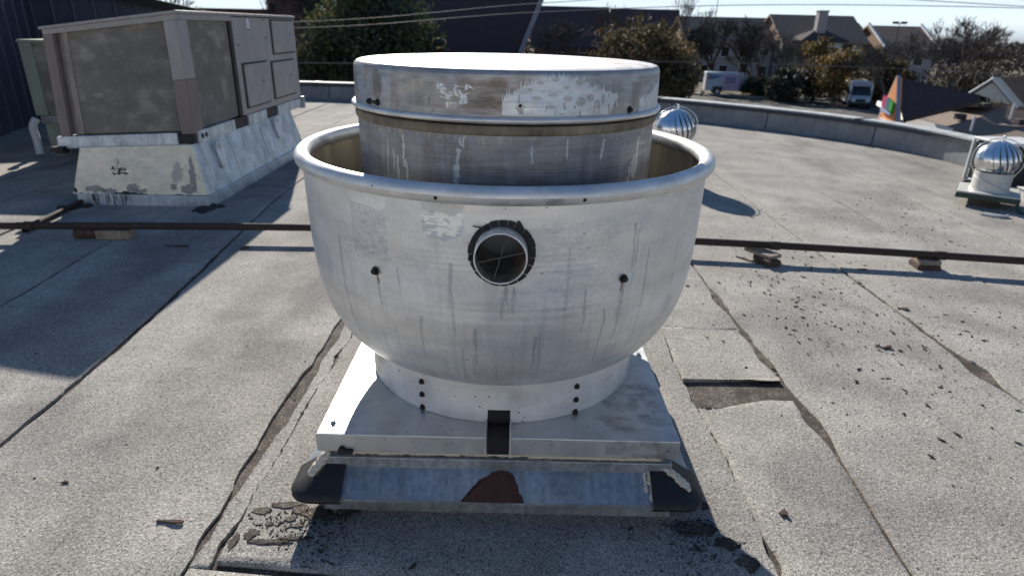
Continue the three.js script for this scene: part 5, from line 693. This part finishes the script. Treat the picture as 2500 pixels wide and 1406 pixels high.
function leafyTree(name, label, x, z, top, rx, ry, { seed, pal, n = 7000, leaf = 0.22, clumps = 34, rz = rx * 0.8, base = GY, trunk = 0.28, cat = 'tree', group } = {}) {
  const R = rng(seed), t = thing(name, label, cat, group, [x, base, z]), H = top - base, cy = H - ry, T = new Tris(), B = new Tris();
  const C = []; for (let k = 0; k < clumps; k++) { let v; do v = V3(R() * 2 - 1, R() * 2 - 1, R() * 2 - 1); while (v.lengthSq() > 1); v.setLength(Math.pow(v.length(), 0.6)); C.push([v.x * rx * 0.88, cy + v.y * ry * 0.85, v.z * rz * 0.88, (0.2 + R() * 0.2) * Math.min(rx, ry) + 0.2, R()]); }
  const fork = V3(0, Math.max(0.4, cy - ry * 0.7), 0); B.seg(V3(0, 0, 0), fork, trunk, trunk * 0.75);
  for (const c of C) { const m = V3(c[0] * 0.45, lerp(fork.y, c[1], 0.55), c[2] * 0.45); B.seg(fork, m, trunk * 0.4, trunk * 0.2); B.seg(m, V3(c[0], c[1], c[2]), trunk * 0.2, trunk * 0.05); }
  for (let i = 0; i < n; i++) { const c = C[Math.floor(R() * clumps)]; let v; do v = V3(R() * 2 - 1, R() * 2 - 1, R() * 2 - 1); while (v.lengthSq() > 1); const k = c[3] * (R() < 0.12 ? 1.5 : 1); const p = pal[Math.min(pal.length - 1, Math.floor((c[4] * 0.6 + R() * 0.4) * pal.length))], s = 0.8 + R() * 0.4; T.leaf(c[0] + v.x * k * 1.2, c[1] + v.y * k, c[2] + v.z * k * 1.2, leaf * (0.6 + R() * 0.8), R, p.map((q) => q * s)); }
  mesh('trunk', B.geo(), barkMat, t); mesh('crown', T.geo(), leafMat, t); return t;
}
function bareTree(label, x, z, top, spread, { seed, depth = 6, base = GY, r = 0.22, fork = 0.28, lean = 0, group = 'bare trees beyond the parapet', tint = barkMat } = {}) {
  const R = rng(seed), t = thing('bare_tree', label, 'tree', group, [x, base, z]), B = new Tris(), T = new Tris(), H = top - base;
  const grow = (a, dir, len, rad, lv) => { const b = a.clone().addScaledVector(dir, len); (lv < 2 ? B : T).seg(a, b, rad, rad * 0.68); if (lv >= depth) return; const k = lv < 1 ? 4 : R() < 0.55 ? 3 : 2; for (let i = 0; i < k; i++) { const d = dir.clone().add(V3((R() - 0.5) * 1.5 * spread, (R() - 0.28) * 0.75, (R() - 0.5) * 1.5 * spread)).normalize(); grow(b, d, len * (0.66 + R() * 0.24), Math.max(0.021, rad * 0.58), lv + 1); } if (lv > 2 && R() < 0.5) grow(a.clone().lerp(b, 0.5), dir.clone().add(V3((R() - 0.5) * 2, R() - 0.4, (R() - 0.5) * 2)).normalize(), len * 0.5, Math.max(0.019, rad * 0.4), Math.max(lv + 2, depth - 1)); };
  grow(V3(0, 0, 0), V3(lean, 1, 0).normalize(), H * fork, r, 0);
  const g = T.geo(); g.computeBoundingBox(); const k = H / g.boundingBox.max.y; g.scale(k * (spread > 1 ? 1.0 : 1), k, k); const bg = B.geo().scale(k, k, k);
  mesh('trunk', bg, tint, t); mesh('crown', g, tint, t); return t;
}
const greens = [[0.025, 0.045, 0.02], [0.035, 0.06, 0.025], [0.05, 0.075, 0.03], [0.09, 0.10, 0.04], [0.14, 0.13, 0.05]], rusts = [[0.05, 0.045, 0.02], [0.09, 0.07, 0.03], [0.13, 0.09, 0.035], [0.17, 0.12, 0.045], [0.06, 0.06, 0.03]], golds = [[0.05, 0.05, 0.02], [0.10, 0.08, 0.025], [0.2, 0.13, 0.03], [0.24, 0.15, 0.035], [0.07, 0.06, 0.025]], darks = [[0.02, 0.026, 0.014], [0.035, 0.04, 0.02], [0.05, 0.05, 0.025]];
leafyTree('evergreen_tree', 'big dark evergreen tree in front of the brick building', -12.8, -56, 5.2, 5.0, 5.0, { seed: 601, pal: greens, n: 13000, leaf: 0.24, clumps: 64 });
leafyTree('evergreen_tree', 'smaller yellow green bush at the foot of the big evergreen', -17.2, -54, 0.3, 1.9, 2.6, { seed: 603, pal: [...greens.slice(1), [0.16, 0.14, 0.05]], n: 3200, leaf: 0.2, clumps: 22 });
leafyTree('evergreen_tree', 'feathery evergreen side crown next to the steep roof', -8.6, -58, 2.6, 2.1, 3.6, { seed: 605, pal: greens, n: 3600, leaf: 0.22, clumps: 24 });
leafyTree('hedge_plant', 'dark clipped hedge below the white windows of the annex', -23.5, -78, -4.5, 5.5, 0.75, { seed: 607, pal: darks, n: 3600, leaf: 0.2, clumps: 40, rz: 0.8, trunk: 0.08, cat: 'hedge' });
leafyTree('oak_tree', 'round oak with brown autumn leaves beside the dark roof', 11.2, -60, 1.8, 4.9, 3.5, { seed: 611, pal: rusts, n: 12000, leaf: 0.21, clumps: 60 });
leafyTree('oak_tree', 'second brown leaved oak touching the bare tree', 15.6, -64, -0.2, 2.2, 2.6, { seed: 613, pal: rusts, n: 4200, leaf: 0.2, clumps: 26 });
leafyTree('shrub', 'dark evergreen shrub under the brown oaks', 15.4, -70, -2.3, 3.2, 1.8, { seed: 615, pal: darks, n: 3600, leaf: 0.22, clumps: 26, trunk: 0.1, cat: 'shrub', group: 'shrubs along the car park' });
leafyTree('shrub', 'dark evergreen shrub beside the parked bus', 30.6, -72, -2.2, 3.4, 1.8, { seed: 617, pal: darks, n: 4000, leaf: 0.22, clumps: 30, trunk: 0.1, cat: 'shrub', group: 'shrubs along the car park' });
leafyTree('shrub', 'low dark shrub between the trailer and the bus', 28.6, -77, -3.6, 1.9, 1.1, { seed: 619, pal: darks, n: 2200, leaf: 0.2, clumps: 18, trunk: 0.08, cat: 'shrub', group: 'shrubs along the car park' });
leafyTree('young_tree', 'young tree with yellow leaves behind the bus', 34.2, -69.5, -0.3, 2.3, 2.4, { seed: 621, pal: golds, n: 3400, leaf: 0.19, clumps: 26, trunk: 0.12, group: 'yellow young trees behind the bus' });
leafyTree('young_tree', 'taller yellow leaved tree against the white bay', 35.5, -78, 1.1, 1.9, 2.6, { seed: 623, pal: golds, n: 1900, leaf: 0.2, clumps: 24, trunk: 0.12, group: 'yellow young trees behind the bus' });
leafyTree('young_tree', 'olive yellow tree right of the bus behind the orange gable', 39.5, -71, -0.9, 3.0, 2.1, { seed: 625, pal: golds.slice(0, 3), n: 3200, leaf: 0.2, clumps: 26, trunk: 0.12, group: 'yellow young trees behind the bus' });
leafyTree('shrub', 'dry tawny grass clump on the verge by the trailer', 29.2, -79, -4.6, 1.7, 0.5, { seed: 627, pal: [[0.2, 0.15, 0.07], [0.26, 0.2, 0.1], [0.14, 0.11, 0.05]], n: 1500, leaf: 0.16, clumps: 14, trunk: 0.04, cat: 'shrub', group: 'shrubs along the car park' });
const darkBark = mat({ map: paintTex(58, 54, 54, 40, 583), roughness: 1 }), greyBark = mat({ map: paintTex(104, 98, 94, 40, 585), roughness: 1 });
bareTree('broad dark bare oak over the trailer', 28.6, -84, 3.4, 1.25, { seed: 701, depth: 7, r: 0.34, fork: 0.2, tint: darkBark });
bareTree('dense dark bare oak next to the brown oak', 25.4, -85, 3.0, 1.0, { seed: 703, depth: 7, r: 0.34, fork: 0.24, lean: -0.1, tint: darkBark });
bareTree('tall thin bare tree with its top against the sky', 20.8, -80, 6.2, 0.7, { seed: 705, depth: 6, r: 0.2, fork: 0.26 });
bareTree('spreading grey bare tree beside the steep roof', 5.2, -66, 2.4, 1.1, { seed: 707, depth: 7, r: 0.24, fork: 0.2, tint: greyBark });
bareTree('bare tree standing behind the round brown oak', 13.5, -88, 4.6, 1.1, { seed: 708, depth: 6, r: 0.24, fork: 0.22 });
bareTree('big bare tree rising over the raked apartment roof', 40.0, -60, 3.1, 1.05, { seed: 711, depth: 7, r: 0.26, fork: 0.24 });
bareTree('smaller bare tree at the end of the row of bare trees', 44.6, -61, 1.9, 0.9, { seed: 713, depth: 6, r: 0.22, fork: 0.26 });
bareTree('bare tree in front of the raked apartment roof', 37.4, -66, 0.8, 1.1, { seed: 715, depth: 7, r: 0.22, fork: 0.22, tint: greyBark });
bareTree('low bare tree between the bus and the sign gable', 33.0, -80, 0.6, 1.2, { seed: 717, depth: 7, r: 0.2, fork: 0.2, tint: greyBark });
bareTree('bare tree in front of the dark windowed apartment block', 30.5, -86, 1.0, 1.2, { seed: 719, depth: 7, r: 0.2, fork: 0.2 });
bareTree('bare tree behind the neighbour white gable', 49.5, -72, 1.2, 1.1, { seed: 721, depth: 7, r: 0.24, fork: 0.22, tint: darkBark });
bareTree('bare tree in front of the brick building', -20.5, -66, 5.5, 0.9, { seed: 723, depth: 7, r: 0.24, fork: 0.2, tint: darkBark });
bareTree('leafless tree top showing over the taupe air conditioner', -35, -70, 4.3, 1.0, { seed: 725, depth: 6, r: 0.22, fork: 0.22, tint: greyBark });

{ // far-off wood closing the horizon: one mass of twigs and dull leaves
  const R = rng(801), T = new Tris(); const tones = [[0.08, 0.068, 0.06], [0.10, 0.085, 0.072], [0.06, 0.055, 0.044], [0.09, 0.072, 0.055]];
  for (let i = 0; i < 26000; i++) { const x = -110 + R() * 260, h = 4.6 + 2.6 * fbm(x / 9, 3, 811, 4), y = GY + h * Math.pow(R(), 0.6), z = -128 - R() * 14, c = tones[Math.floor(R() * 4)]; T.leaf(x, y, z, 0.3 + R() * 0.35, R, c); }
  const o = mesh('far_woodland', T.geo(), leafMat, scene); o.userData = { kind: 'stuff', label: 'dull brown far woodland along the horizon', category: 'woodland' };
}
for (const [label, x, z, top, sp, seed, tint] of [
  ['twiggy bare tree in front of the white chimney block', 36.0, -88, 1.6, 1.3, 731, greyBark], ['leaning bare tree left of the apartment chimney', 33.6, -92, 2.6, 1.2, 733, barkMat], ['dense bare tree between the two raked roofs', 45.0, -80, 1.2, 1.3, 735, greyBark], ['low twiggy tree under the raked apartment roof', 41.5, -76, 0.2, 1.4, 737, darkBark], ['bare tree beside the end apartment gable', 52.5, -84, 1.9, 1.2, 739, greyBark], ['far right bare tree past the apartment blocks', 58.0, -88, 1.8, 1.2, 741, darkBark], ['thin bare tree right of the brown oak', 18.6, -72, 2.6, 1.0, 743, darkBark]]) bareTree(label, x, z, top, sp, { seed, depth: 7, r: 0.22, fork: 0.2, tint });

leafyTree('shrub', 'dusky thicket behind the neighbour white gable', 46.5, -67, -1.2, 5.2, 2.4, { seed: 631, pal: [[0.08, 0.068, 0.052], [0.11, 0.092, 0.07], [0.05, 0.046, 0.034]], n: 3200, leaf: 0.22, clumps: 40, trunk: 0.1, cat: 'shrub', group: 'shrubs along the car park' });
leafyTree('shrub', 'brown thicket behind the roof of the sign gable', 38.8, -74, -1.9, 4.0, 2.0, { seed: 633, pal: [[0.08, 0.066, 0.048], [0.12, 0.095, 0.066], [0.05, 0.046, 0.034]], n: 2600, leaf: 0.22, clumps: 34, trunk: 0.1, cat: 'shrub', group: 'shrubs along the car park' });
renderer.render(scene, camera);
